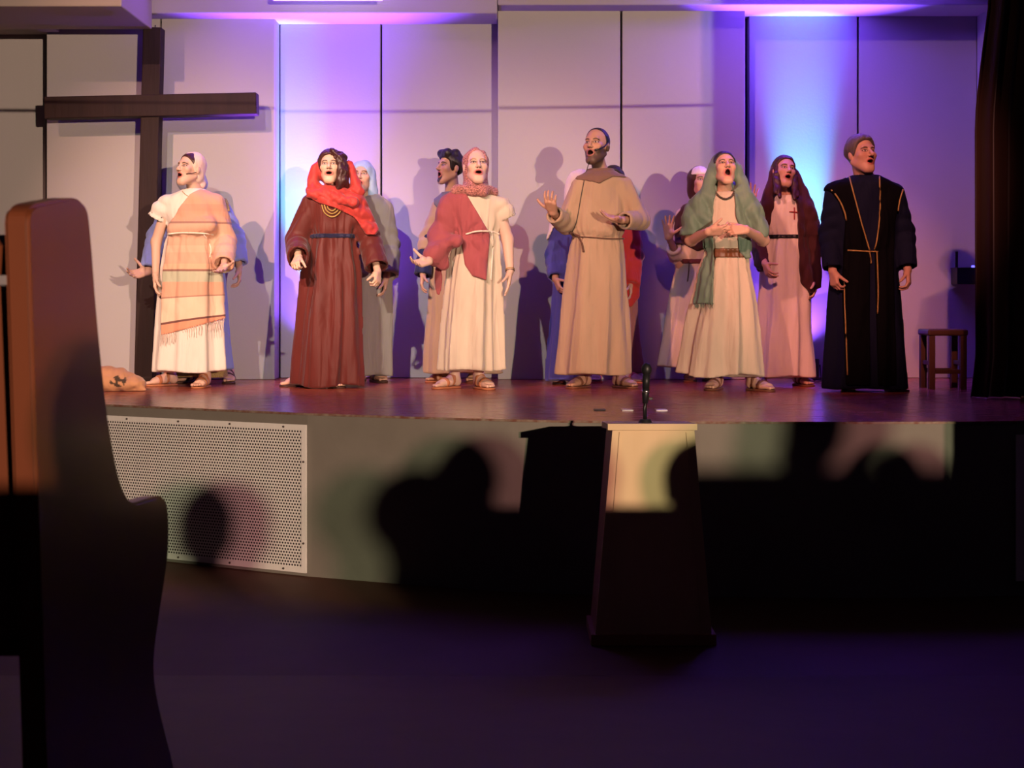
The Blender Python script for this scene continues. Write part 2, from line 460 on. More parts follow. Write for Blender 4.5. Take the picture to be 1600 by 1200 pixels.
# wall box with its blue indicator
wb = empty('wall_box', (px_x(1514, 11.0), 11.215, px_z(444, 11.0)), 'dark box with a blue indicator light on the wall beside the curtain', 'box')
box_obj('housing', (-0.075, -0.16, 0), (0.085, 0.0, 0.125), M_black, wb, 0.006)
box_obj('lid', (-0.078, -0.165, 0.122), (0.088, 0.0, 0.132), M_blackmetal, wb, 0.003)
box_obj('indicator', (0.045, -0.15, 0.130), (0.068, -0.13, 0.148), M_led, wb, 0.004)
box_obj('antenna', (-0.055, -0.06, 0.130), (-0.035, -0.04, 0.26), M_black, wb, 0.003)

# ------------------------------------------------------------------ LED wash cans on the floor
for i, (x, y) in enumerate(PAR):
    lab = 'low violet floor spotlight behind the woman in the maroon robe' if i == 0 else 'low violet floor spotlight behind the woman in the dark red veil'
    root = empty('floor_spotlight', (x, y - 0.05, ZS), lab, 'spotlight', None)
    T = Matrix.Translation((0, 0, 0.10)) @ Matrix.Rotation(-0.12, 4, 'X')
    bm = bmesh.new()
    # open can: outer and inner walls, mouth towards the wall
    n = 20
    for r0, z0_, r1, z1_ in ((0.075, -0.08, 0.08, 0.06), (0.08, 0.06, 0.072, 0.06), (0.072, 0.06, 0.070, 0.02)):
        ra = [bm.verts.new(T @ Vector((r0 * math.cos(a), r0 * math.sin(a), z0_))) for a in [2 * math.pi * k / n for k in range(n)]]
        rb = [bm.verts.new(T @ Vector((r1 * math.cos(a), r1 * math.sin(a), z1_))) for a in [2 * math.pi * k / n for k in range(n)]]
        for k in range(n): bm.faces.new((ra[k], ra[(k + 1) % n], rb[(k + 1) % n], rb[k]))
        if z0_ == -0.08: bm.faces.new(ra)
    bm_obj('can', bm, M_black, root, False)
    bm = bmesh.new(); bmesh.ops.create_circle(bm, cap_ends=True, segments=20, radius=0.068, matrix=T @ Matrix.Translation((0, 0, 0.02)))
    bm_obj('lens', bm, M_lens, root)
    bm = bmesh.new()
    add_tube(bm, [(-0.085, 0, 0.12), (-0.09, -0.02, 0.006), (0.09, -0.02, 0.006), (0.085, 0, 0.12)], 0.006, 6)
    bm_obj('yoke', bm, M_blackmetal, root)

# ------------------------------------------------------------------ lectern and microphone
Yl = 6.2
lec = empty('lectern', (px_x(1015, Yl), Yl, 0), 'light wood lectern with flared sides in front of the stage', 'lectern')
X0 = lec.location.x
def lx_(p): return px_x(p, Yl) - X0
tz = 0.948; dep = 0.36
tl, trr, bl, brr = lx_(957), lx_(1085), lx_(930), lx_(1112)
bm = bmesh.new()
prism(bm, [(bl, 0.05), (brr, 0.05), (trr, tz), (tl, tz)], lambda u, v, w_: (u, w_, v), 0.0, 0.018)
bm_obj('front_panel', bm, M_lectern, lec)
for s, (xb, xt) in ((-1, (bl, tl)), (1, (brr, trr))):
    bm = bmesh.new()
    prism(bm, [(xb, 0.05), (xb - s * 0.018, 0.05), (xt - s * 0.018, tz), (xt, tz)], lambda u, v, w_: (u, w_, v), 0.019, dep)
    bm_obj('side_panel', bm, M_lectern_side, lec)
    bm = bmesh.new()
    i0, i1 = xb - s * 0.038, xt - s * 0.030
    prism(bm, [(i0, 0.07), (i0 - s * 0.007, 0.07), (i1 - s * 0.007, tz - 0.01), (i1, tz - 0.01)], lambda u, v, w_: (u, w_, v), -0.005, 0.001)
    bm_obj('trim_strip', bm, M_lectern, lec)
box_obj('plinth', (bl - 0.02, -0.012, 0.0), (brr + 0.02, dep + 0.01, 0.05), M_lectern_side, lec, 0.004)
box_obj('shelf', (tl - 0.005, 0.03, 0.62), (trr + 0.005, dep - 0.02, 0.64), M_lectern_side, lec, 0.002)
bm = bmesh.new()
prism(bm, [(-0.03, tz + 0.002), (-0.03, tz + 0.030), (dep + 0.03, tz + 0.005), (dep + 0.03, tz - 0.024), (0.05, tz + 0.0015)], lambda u, v, w_: (w_, u, v), lx_(949), lx_(1088))
bm_obj('top_board', bm, M_lectern, lec)

ym = Yl + 0.13
mic = empty('gooseneck_microphone', (px_x(1008, ym), ym, tz + 0.023), 'black microphone standing upright on top of the lectern', 'microphone')
s_ = ym / F
bm = bmesh.new()
bmesh.ops.create_cone(bm, cap_ends=True, segments=20, radius1=0.032, radius2=0.024, depth=0.016, matrix=Matrix.Translation((0, 0, 0.006)))
bm_obj('base', bm, M_black, mic, False)
tube_obj('stem', [(0, 0, 0.01), (-0.001, 0, 0.06), (0.002, 0, 0.115)], [0.009, 0.0085, 0.008], M_blackmetal, mic, 12)
tube_obj('clip', [(0.0, 0, 0.085), (0.002, 0, 0.125), (0.003, 0, 0.150)], [0.012, 0.016, 0.0165], M_black, mic, 14)
tube_obj('ring', [(0.003, 0, 0.134), (0.0031, 0, 0.144)], [0.0172, 0.0172], M_silver, mic, 14)
tube_obj('handle', [(0.003, 0, 0.150), (0.005, 0, 0.215)], [0.0150, 0.0175], M_black, mic, 14)
bm = bmesh.new()
bmesh.ops.create_uvsphere(bm, u_segments=18, v_segments=12, radius=0.0235, matrix=Matrix.Translation((0.006, 0, 0.238)) @ Matrix.Diagonal((1, 1, 1.25, 1)))
bm_obj('grille', bm, M_black, mic, True)
box_obj('switch', (0.016, -0.004, 0.10), (0.034, 0.004, 0.112), M_black, mic, 0.002)

# floor sockets let into the stage
for p, c, lab in ((937, M_black, 'small dark floor socket in the stage boards left of the microphone'), (1033, M_silver, 'small pale floor plate in the stage boards right of the microphone'),
                  (980, M_silver, 'small pale floor plate in the stage boards close left of the microphone')):
    Y = floor_Y(641)
    o = box_obj('floor_plate', (px_x(p - 9, Y), Y - 0.045, ZS + 0.0005), (px_x(p + 9, Y), Y + 0.045, ZS + 0.006), c, None, 0.002)
    tag(o, lab, 'floor plate')

# ------------------------------------------------------------------ pew at the left
XP = -0.515
def prof(p): 
    Y = -XP * F / (800 - p[0]); return (Y, px_z(p[1], Y))
out = [(45, 350), (47, 332), (55, 321), (70, 316), (105, 310), (122, 310), (133, 318), (139, 336), (144, 385), (152, 490), (165, 620), (177, 700), (187, 747), (198, 773), (211, 785),
       (230, 780), (250, 775), (259, 780), (263, 800), (264, 835), (262, 875), (253, 938), (244, 1000), (241, 1042), (245, 1082), (255, 1128), (268, 1180), (283, 1250), (296, 1330)]
pr = [Vector((*prof(p), 0)) for p in out]
pr = smooth_curve(pr, 3)
zf = hall_floor_z(1.9) + 0.004
pr = [p for p in pr if p.y > zf + 0.05]
poly = [(p.x, p.y) for p in pr] + [(pr[-1].x + 0.02, zf), (1.595, zf)]
def make_pew(loc, label, slot=True):
    pew = empty('church_pew', loc, label, 'pew')
    def board(name, y0, z0, y1, z1, t):
        bm = bmesh.new()
        d = Vector((y1 - y0, z1 - z0)).normalized(); n = Vector((d.y, -d.x)) * t
        prism(bm, [(y0, z0), (y1, z1), (y1 + n.x, z1 + n.y), (y0 + n.x, z0 + n.y)], lambda u, v, w_: (w_, u - 1.6, v - zf), -2.6, -0.0275)
        return bm_obj(name, bm, M_pew, pew)
    for a, b in ((-0.027, 0.0), (-2.632, -2.605)):
        bm = bmesh.new()
        prism(bm, poly, lambda u, v, w_: (w_, u - 1.6, v - zf), a, b)
        bmesh.ops.recalc_face_normals(bm, faces=bm.faces[:])
        es = [e for e in bm.edges if len(e.link_faces) == 2 and any(len(f.verts) > 8 for f in e.link_faces)]
        bmesh.ops.bevel(bm, geom=es, offset=0.004, segments=2, affect='EDGES')
        bm_obj('end_panel', bm, M_pew, pew)
    zz = lambda py, Y=1.53: px_z(py, Y)
    board('top_rail', 1.535, zz(430 if slot else 452), 1.52, zz(384), 0.03)
    board('back_board', 1.565, zz(1008), 1.540, zz(447), 0.03)
    board('seat', 1.60, zz(1008), 2.02, zz(1008) + 0.02, 0.03)
    return pew
pew = make_pew((XP, 1.6, zf), 'varnished wooden pew with a curved end panel close at the left')
# unseen column added at the side of the hall to keep the follow lamps off the right end of the stage
col_ = box_obj('light_blocking_column', (3.07, 2.7, 0.0), (3.75, 3.1, 4.05), M_concrete); tag(col_, kind='structure')
# ------------------------------------------------------------------ distance-field modelling: smooth unions meshed by surface nets
f4 = np.float32
class Node:
    """ev(P, c, h) -> distances; bound = (centre, radius) or None"""
    __slots__ = ('ev', 'bc', 'br')
    def __init__(s, ev, bc=None, br=None):
        s.ev = ev; s.bc = None if bc is None else np.array(bc, float); s.br = br
FAR = 9.0
def union(items):
    """items: (node, k) joined in order by smooth minimum; (node, k, 's') is carved out smoothly"""
    def ev(P, c, h):
        d = None
        for it in items:
            n, k = it[0], it[1]
            if c is not None and n.bc is not None:
                dd = math.sqrt(float(((c - n.bc) ** 2).sum())) - n.br - h
                if dd > max(k, 0.0) + 0.012: continue
            v = n.ev(P, c, h)
            if len(it) > 2:
                if d is None: continue
                if k > 0:
                    hh = np.maximum(k - np.abs(d + v), 0) / k
                    d = np.maximum(d, -v) + hh * hh * k * 0.25
                else: d = np.maximum(d, -v)
            elif d is None: d = v
            elif k > 0:
                hh = np.maximum(k - np.abs(d - v), 0) / k
                d = np.minimum(d, v) - hh * hh * k * 0.25
            else: d = np.minimum(d, v)
        if d is None: d = np.full(len(P), FAR, f4)
        return d
    bs = [(it[0].bc, it[0].br) for it in items if len(it) == 2]
    if any(b[0] is None for b in bs): return Node(ev)
    lo = np.min([b[0] - b[1] for b in bs], axis=0); hi = np.max([b[0] + b[1] for b in bs], axis=0)
    return Node(ev, (lo + hi) / 2, float(np.linalg.norm(hi - lo) / 2))
def seg(a, b, ra, rb=None):
    rb = ra if rb is None else rb
    a = np.array(a, f4); b = np.array(b, f4); ba = b - a; L2 = float(ba @ ba) + 1e-9
    def ev(P, c, h):
        t = np.clip(((P - a) @ ba) / L2, 0, 1)
        q = P - a - t[:, None] * ba
        return np.sqrt((q * q).sum(1)) - (ra + t * (rb - ra))
    return Node(ev, (a + b) / 2, math.sqrt(L2) / 2 + max(ra, rb))
def ell(c0, r, R=None):
    c0 = np.array(c0, f4); r = np.array(r, f4); R = None if R is None else np.array(R, f4)
    def ev(P, c, h):
        q = P - c0
        if R is not None: q = q @ R
        k0 = np.sqrt(((q / r) ** 2).sum(1)); k1 = np.sqrt(((q / (r * r)) ** 2).sum(1)) + 1e-6
        return k0 * (k0 - 1) / k1
    return Node(ev, c0, float(r.max()))
def xf(node, c0, R, s=1.0):
    """node given in a local frame placed at c0 with rotation R"""
    c0 = np.array(c0, f4); R = np.array(R, f4)
    def ev(P, c, h):
        q = ((P - c0) @ R) / s
        cc = None if c is None else ((c - c0) @ R) / s
        return node.ev(q, cc, h / s) * s
    if node.bc is None: return Node(ev)
    return Node(ev, c0 + R @ node.bc * s, node.br * s)
def rot(yaw=0, pitch=0, roll=0):
    """yaw>0 turns the face (-y) to +x, pitch>0 lifts it, roll>0 tilts the head to +x"""
    y, p, r = math.radians(yaw), -math.radians(pitch), math.radians(roll)
    Rz = np.array([[math.cos(y), -math.sin(y), 0], [math.sin(y), math.cos(y), 0], [0, 0, 1]])
    Rx = np.array([[1, 0, 0], [0, math.cos(p), -math.sin(p)], [0, math.sin(p), math.cos(p)]])
    Ry = np.array([[math.cos(r), 0, math.sin(r)], [0, 1, 0], [-math.sin(r), 0, math.cos(r)]])
    return Rz @ Rx @ Ry
def poly2(P2, poly):
    """signed distance to a 2D polygon"""
    V = np.array(poly, f4); n = len(V)
    d = ((P2 - V[0]) ** 2).sum(1); s = np.ones(len(P2), f4)
    j = n - 1
    for i in range(n):
        e = V[j] - V[i]; w_ = P2 - V[i]
        t = np.clip((w_ @ e) / max(float(e @ e), 1e-9), 0, 1)
        b = w_ - t[:, None] * e
        d = np.minimum(d, (b * b).sum(1))
        c1 = P2[:, 1] >= V[i][1]; c2 = P2[:, 1] < V[j][1]; c3 = e[0] * w_[:, 1] > e[1] * w_[:, 0]
        flip = (c1 & c2 & c3) | (~c1 & ~c2 & ~c3)
        s = np.where(flip, -s, s); j = i
    return s * np.sqrt(d)
def wrinkle(P, sc=1.0, seed=0.0):
    """soft crossing creases: rounded ridges, sharper valleys"""
    x, y, z = P[:, 0] * sc, P[:, 1] * sc, P[:, 2] * sc
    w1 = np.abs(np.sin(13 * x + 6 * z + 1.9 * np.sin(5 * z + seed) + 2 * y + seed))
    w2 = np.abs(np.sin(-9 * x + 10 * z + 5 * y + 1.6 * np.sin(7 * x + seed * 1.7) + seed * 2.3))
    w3 = np.sin(31 * x - 17 * z + 15 * y + seed)
    return (0.6 - w1) * 1.1 + (0.6 - w2) * 0.9 + 0.25 * w3

def axis(lo, hi, coarse, fines):
    """grid lines from lo to hi, fine inside the given (a, b, step) spans"""
    out = [lo]; x = lo
    while x < hi:
        st = coarse
        for a, b, s in fines:
            if a - coarse * 0.5 <= x <= b: st = min(st, s)
        x += st; out.append(x)
    return np.array(out, f4)

def mesh_field(name, node, ax, mat, parent, colour=None, smooth=True):
    """surface nets over the grid ax = (xs, ys, zs)"""
    xs, ys, zs = ax
    nx, ny, nz = len(xs), len(ys), len(zs)
    V = np.full((nx, ny, nz), FAR, f4)
    B = 14
    for i0 in range(0, nx, B):
        i1 = min(i0 + B, nx)
        for j0 in range(0, ny, B):
            j1 = min(j0 + B, ny)
            for k0 in range(0, nz, B):
                k1 = min(k0 + B, nz)
                lo = np.array((xs[i0], ys[j0], zs[k0]), float); hi = np.array((xs[i1 - 1], ys[j1 - 1], zs[k1 - 1]), float)
                c = (lo + hi) / 2; h = float(np.linalg.norm(hi - lo) / 2)
                if node.bc is not None and np.linalg.norm(c - node.bc) - node.br - h > 0.02: continue
                d0 = float(node.ev(c[None].astype(f4), c, h * 1.6 + 0.05)[0])
                if abs(d0) > h * 1.6 + 0.03:
                    if d0 < 0: V[i0:i1, j0:j1, k0:k1] = -1
                    continue
                X, Y, Z = np.meshgrid(xs[i0:i1], ys[j0:j1], zs[k0:k1], indexing='ij')
                P = np.stack((X.ravel(), Y.ravel(), Z.ravel()), 1)
                V[i0:i1, j0:j1, k0:k1] = node.ev(P, c, h).reshape(X.shape)
    I = V < 0
    cnt = np.zeros((nx - 1, ny - 1, nz - 1), np.int8)
    for a in (0, 1):
        for b in (0, 1):
            for c_ in (0, 1):
                cnt += I[a:nx - 1 + a, b:ny - 1 + b, c_:nz - 1 + c_]
    act = np.argwhere((cnt > 0) & (cnt < 8))
    M = len(act)
    if M == 0: raise RuntimeError('empty field ' + name)
    idx = np.full((nx - 1, ny - 1, nz - 1), -1, np.int32)
    idx[act[:, 0], act[:, 1], act[:, 2]] = np.arange(M)
    acc = np.zeros((M, 3), f4); num = np.zeros(M, f4)
    axs = (xs, ys, zs)
    for dim in range(3):
        o1, o2 = [d for d in range(3) if d != dim]
        for a in (0, 1):
            for b in (0, 1):
                p = act.copy(); p[:, o1] += a; p[:, o2] += b
                q = p.copy(); q[:, dim] += 1
                v0 = V[p[:, 0], p[:, 1], p[:, 2]]; v1 = V[q[:, 0], q[:, 1], q[:, 2]]
                m = (v0 < 0) != (v1 < 0)
                t = np.where(m, v0 / np.where(m, v0 - v1, 1), 0)
                for e, arr in enumerate(axs):
                    x0 = arr[p[:, e]]
                    x1 = arr[q[:, e]] if e == dim else x0
                    acc[:, e] += np.where(m, x0 + t * (x1 - x0), 0)
                num += m
    verts = acc / num[:, None]
    quads = []
    for dim in range(3):
        o1, o2 = [(1, 2), (2, 0), (0, 1)][dim]
        sl0 = [slice(None)] * 3; sl1 = [slice(None)] * 3
        sl0[dim] = slice(0, -1); sl1[dim] = slice(1, None)
        A = I[tuple(sl0)]; Bm = I[tuple(sl1)]
        cr_ = np.argwhere(A != Bm)
        ok = (cr_[:, o1] > 0) & (cr_[:, o2] > 0) & (cr_[:, o1] < (nx, ny, nz)[o1] - 1) & (cr_[:, o2] < (nx, ny, nz)[o2] - 1)
        cr_ = cr_[ok]
        ins = A[cr_[:, 0], cr_[:, 1], cr_[:, 2]]
        def g(a, b):
            p = cr_.copy(); p[:, o1] -= a; p[:, o2] -= b
            return idx[p[:, 0], p[:, 1], p[:, 2]]
        q = np.stack((g(1, 1), g(0, 1), g(0, 0), g(1, 0)), 1)
        q[~ins] = q[~ins][:, ::-1]
        quads.append(q)
    Q = np.concatenate(quads)
    Q = Q[(Q >= 0).all(1)]
    me = bpy.data.meshes.new(name)
    me.vertices.add(M); me.vertices.foreach_set('co', verts.ravel())
    n = len(Q)
    me.loops.add(n * 4); me.loops.foreach_set('vertex_index', Q.ravel().astype(np.int32))
    me.polygons.add(n); me.polygons.foreach_set('loop_start', np.arange(0, n * 4, 4, dtype=np.int32))
    me.polygons.foreach_set('use_smooth', np.ones(n, bool))
    me.update(calc_edges=True); me.validate()
    if colour is not None:
        at_ = me.color_attributes.new('Col', 'FLOAT_COLOR', 'POINT')
        c4 = np.ones((M, 4), f4); c4[:, :3] = colour(verts)
        at_.data.foreach_set('color', c4.ravel())
    return link(name, me, mat, parent)

def front_y(node, x, z, y0=-0.7, y1=0.5):
    """depth where a ray from the front meets the field"""
    y = y0
    for _ in range(60):
        d = float(node.ev(np.array([[x, y, z]], f4), None, 0.0)[0])
        if d < 0.002: break
        y += max(d * 0.7, 0.002)
        if y > y1: return None
    return y
# ------------------------------------------------------------------ people
def cloth(name, col, rough=0.8, col2=None, amt=0.5, sheen=0.15, weave=220, bump=0.12, spec=0.2, attr=False):
    c2 = col2 or tuple(c * 0.8 for c in col)
    return material(name, col, rough, spec, (9, amt, c2, (1, 1, 0.35)) if not attr else None, (weave, bump, (1, 1, 1)), sheen=sheen, attr=attr, creases=0.42)
M_skin = material('skin', (0.5, 0.3, 0.22), 0.5, 0.35, attr=True, bump=(160, 0.05, (1, 1, 1)))
M_hairblack = material('black_hair', (0.012, 0.009, 0.009), 0.45, 0.4, (60, 0.5, (0.03, 0.018, 0.016), (1, 1, 0.15)), (90, 0.5, (1, 1, 0.15)))
M_hairbrown = material('dark_brown_hair', (0.05, 0.014, 0.012), 0.42, 0.45, (50, 0.6, (0.022, 0.007, 0.007), (1, 1, 0.2)), (70, 0.6, (1, 1, 0.25)))
M_hairgrey = material('grey_brown_hair', (0.10, 0.085, 0.08), 0.55, 0.35, (60, 0.6, (0.05, 0.04, 0.04), (1, 1, 0.2)), (90, 0.5, (1, 1, 0.2)))
M_gold = material('gold_braid', (0.42, 0.29, 0.09), 0.5, 0.4, metal=0.6, bump=(400, 0.4, (1, 1, 1)))
M_leather = material('brown_sandal_leather', (0.16, 0.06, 0.03), 0.55, 0.35, (30, 0.5, (0.10, 0.04, 0.02), (1, 1, 1)))
M_leatherdark = material('dark_sandal_leather', (0.05, 0.022, 0.015), 0.55, 0.35)
M_leatherred = material('red_sandal_leather', (0.42, 0.09, 0.05), 0.5, 0.35)
M_leathertan = material('tan_sandal_leather', (0.40, 0.16, 0.07), 0.55, 0.35)

def unit(v):
    v = np.array(v, float); return v / (np.linalg.norm(v) + 1e-9)

def head_field(mo=0.6, jaw=1.0, nose=1.0, fat=0.0):
    zm = -0.064 - 0.006 * mo; mh = 0.004 + 0.0155 * mo; mw = 0.0235 - 0.005 * mo
    cz = -0.104 - 0.016 * mo
    it = [(ell((0, 0.012, 0.032), (0.075, 0.094, 0.086)), 0),
          (ell((0, -0.028, -0.040), (0.060 * jaw + fat, 0.062, 0.080)), 0.03),
          (seg((-0.008, -0.062, cz), (0.008, -0.062, cz), 0.023 + fat * 0.5), 0.03)]
    for s in (-1, 1):
        it += [(seg((s * 0.054 * jaw, 0.015, -0.055), (s * 0.018, -0.058, cz + 0.004), 0.016 + fat, 0.014 + fat), 0.03),
               (ell((s * 0.042, -0.060, -0.020), (0.022 + fat, 0.020, 0.020)), 0.025)]
    it += [(seg((-0.036, -0.074, 0.027), (0.036, -0.074, 0.027), 0.011), 0.02),
           (seg((0, -0.086, 0.014), (0, -0.108 * (0.5 + 0.5 * nose), -0.026), 0.0085, 0.0125), 0.013)]
    for s in (-1, 1):
        it += [(ell((s * 0.012, -0.097, -0.032), (0.0085, 0.010, 0.0075)), 0.006),
               (ell((s * 0.031, -0.099, 0.006), (0.018, 0.015, 0.0115)), 0.014, 's'),
               (ell((s * 0.031, -0.0695, 0.003), (0.0145, 0.0145, 0.0125)), 0.003)]
    it += [(ell((0, -0.085, zm), (mw, 0.036, mh)), 0.003, 's')]
    n = 12
    ring = []
    for k in range(n):
        a0, a1 = 2 * math.pi * k / n, 2 * math.pi * (k + 1) / n
        pt = lambda a: ((mw + 0.003) * math.cos(a), -0.0885 + 0.010 * math.cos(a) ** 2 + 0.004 * max(0, -math.sin(a)) * mo, zm + (mh + 0.003) * math.sin(a))
        rr = lambda a: 0.0045 + 0.002 * abs(math.sin(a))
        ring.append((seg(pt(a0), pt(a1), rr(a0), rr(a1)), 0.004))
    it.append((union(ring), 0.006))
    for s in (-1, 1):
        it.append((ell((s * 0.077, 0.014, -0.008), (0.011, 0.019, 0.031)), 0.008))
    return union(it)

def face_colour(q, base, o):
    """skin colours, shade painted into sockets, creases and nostrils, in the head frame (metres of a unit head)"""
    n = len(q); x, y, z = q[:, 0], q[:, 1], q[:, 2]; ax_ = np.abs(x)
    c = np.tile(np.array(base, f4), (n, 1))
    def mixin(col, m):
        m = np.clip(m, 0, 1)[:, None]; c[:] = c * (1 - m) + np.array(col, f4) * m
    mo = o.get('mo', 0.6)
    zm = -0.064 - 0.006 * mo; mh = 0.004 + 0.0155 * mo; mw = 0.0235 - 0.005 * mo
    near = (np.abs(z) < 0.16) & (y < 0.05) & (ax_ < 0.1)
    ss = lambda v, a, b: np.clip((v - a) / (b - a), 0, 1)
    ck = np.exp(-(((ax_ - 0.042) / 0.02) ** 2 + ((z + 0.025) / 0.02) ** 2)) * (y < -0.03)
    mixin((base[0] * 1.02, base[1] * 0.72, base[2] * 0.70), ck * 0.45)
    if o.get('beard'):
        bt, bc_, bstr = o['beard']
        zl = np.interp(ax_, [0, 0.02, 0.045, 0.06, 0.08], [-0.046, -0.048, -0.052, -0.03, 0.0])
        full = ss(zl - z, -0.004, 0.008) * ss(z, -0.16, -0.145) * ss(0.03 - y, 0, 0.01)
        if bt == 'goatee':
            g = ((ax_ / 0.030) ** 2 + ((z + 0.085) / 0.046) ** 2)
            full = np.clip((1.05 - g) / 0.2, 0, 1) * (y < -0.04)
        mixin(bc_, full * bstr * near)
    e_out = (x / (mw + 0.009)) ** 2 + ((z - zm) / (mh + 0.0095)) ** 2
    e_in = (x / (mw + 0.0005)) ** 2 + ((z - zm) / (mh + 0.0005)) ** 2
    mixin(o.get('lip', (0.42, 0.12, 0.10)), ss(1.1 - e_out, 0, 0.25) * (y < -0.068))
    mixin((0.03, 0.006, 0.006), ss(1.1 - e_in, 0, 0.2) * (y < -0.02))
    zb = 0.0255 - 18 * (ax_ - 0.030) ** 2 + o.get('browlift', 0.0)
    br = ss(0.0062 - np.abs(z - zb), 0, 0.003) * ss(ax_, 0.011, 0.015) * ss(0.055 - ax_, 0, 0.006) * (y < -0.04)
    mixin(o.get('brow', (0.04, 0.02, 0.016)), br * 0.95)
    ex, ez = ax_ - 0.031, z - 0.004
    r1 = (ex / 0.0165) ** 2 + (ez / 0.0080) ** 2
    mixin((base[0] * 0.36, base[1] * 0.27, base[2] * 0.27), ss(2.3 - r1, 0, 1.1) * (y < -0.05) * 0.75)  # socket shade painted round the eyes
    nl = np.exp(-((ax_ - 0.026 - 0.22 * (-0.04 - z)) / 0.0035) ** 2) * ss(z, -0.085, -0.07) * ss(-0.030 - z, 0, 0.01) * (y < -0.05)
    mixin((base[0] * 0.7, base[1] * 0.55, base[2] * 0.55), nl * 0.5)  # shade of the nose-to-mouth fold painted into the skin
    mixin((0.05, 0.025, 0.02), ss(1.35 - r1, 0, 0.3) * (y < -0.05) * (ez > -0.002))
    op = 0.0054 * o.get('eye', 1.0)
    r2 = (ex / 0.0135) ** 2 + (ez / op) ** 2
    mixin((0.46, 0.38, 0.36), ss(1.15 - r2, 0, 0.3) * (y < -0.05))
    r3 = np.sqrt((x - np.sign(x) * 0.031 - o.get('gaze', 0.0)) ** 2 + (ez - 0.0005) ** 2)
    mixin((0.022, 0.012, 0.01), ss(0.0068 - r3, 0, 0.0015) * (y < -0.05) * (r2 < 1.2))
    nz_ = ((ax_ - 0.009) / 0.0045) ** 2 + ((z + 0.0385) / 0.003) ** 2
    mixin((0.06, 0.02, 0.016), ss(1.2 - nz_, 0, 0.5) * (y < -0.08) * 0.8)  # nostril shade painted as dark spots
    return c

def hand_field(W, d, n, side, curl=0.35, spread=0.10, thumb=0.6, sc=1.0, curls=None):
    """W wrist, d finger direction, n palm normal, side 'R'/'L'; palm + five unequal bent fingers"""
    W = np.array(W, float); d = unit(d); n = np.array(n, float); n = unit(n - d * (n @ d))
    t = np.cross(d, n) if side == 'R' else np.cross(n, d)     # towards the thumb
    it = []
    base = [(0.027, 0.088, 0.070), (0.009, 0.092, 0.078), (-0.010, 0.087, 0.072), (-0.027, 0.078, 0.056)]
    palm = []
    for (o, l, _) in base:
        palm.append((seg(W + t * o * 0.55 * sc, W + (d * l + t * o) * sc, 0.0155 * sc, 0.0118 * sc), 0.012))
    palm.append((ell(W + (d * 0.035 + t * 0.020 + n * 0.008) * sc, np.array((0.020, 0.020, 0.020)) * sc), 0.015))
    it.append((union(palm), 0))
    ang = curls or [curl] * 4
    for i, (o, l, ln) in enumerate(base):
        p = W + (d * l + t * o) * sc
        sp = (o / 0.027) * spread
        dd = unit(d + t * sp)
        a = 0.0; r = 0.0088 * sc
        chain = []
        for fr, da in ((0.46, 0.7), (0.30, 1.0), (0.24, 0.7)):
            a += ang[i] * da
            q = p + (dd * math.cos(a) + n * math.sin(a)) * ln * fr * sc
            chain.append((seg(p, q, r, r * 0.90), 0.002)); r *= 0.90; p = q
        it.append((union(chain), 0.004))
    p = W + (d * 0.022 + t * 0.020 + n * 0.006) * sc
    chain = []
    td = unit(d * (1.0 - 0.55 * thumb) + t * (0.35 + 0.65 * thumb) + n * 0.25)
    r = 0.0125 * sc
    for k, (ln, bend) in enumerate(((0.040, 0.0), (0.030, 0.25), (0.025, 0.35))):
        td = unit(td + d * bend * 0.4 + n * bend * (0.5 + curl * 0.6))
        q = p + td * ln * sc
        chain.append((seg(p, q, r, r * 0.86), 0.003)); r *= 0.86; p = q
    it.append((union(chain), 0.008))
    return union(it)

def foot_field(side):
    s = 1 if side == 'R' else -1
    it = [(seg((0, 0.040, 0.034), (0, 0.022, 0.060), 0.034, 0.036), 0),
          (seg((0, 0.010, 0.056), (0, -0.100, 0.026), 0.034, 0.023), 0.02),
          (seg((0.018, -0.030, 0.028), (0.026, -0.115, 0.021), 0.022, 0.020), 0.02),
          (seg((-0.018, -0.020, 0.026), (-0.026, -0.105, 0.019), 0.022, 0.018), 0.02)]
    for i, (o, y, ln, r) in enumerate([(0.032, -0.118, 0.048, 0.0130), (0.013, -0.125, 0.046, 0.0100), (-0.003, -0.122, 0.042, 0.0095), (-0.018, -0.116, 0.036, 0.0090), (-0.032, -0.106, 0.030, 0.0085)]):
        it.append((seg((s * o, y, 0.017), (s * o * 1.05, y - ln, 0.0125), r, r * 0.9), 0.004))
    return union(it)

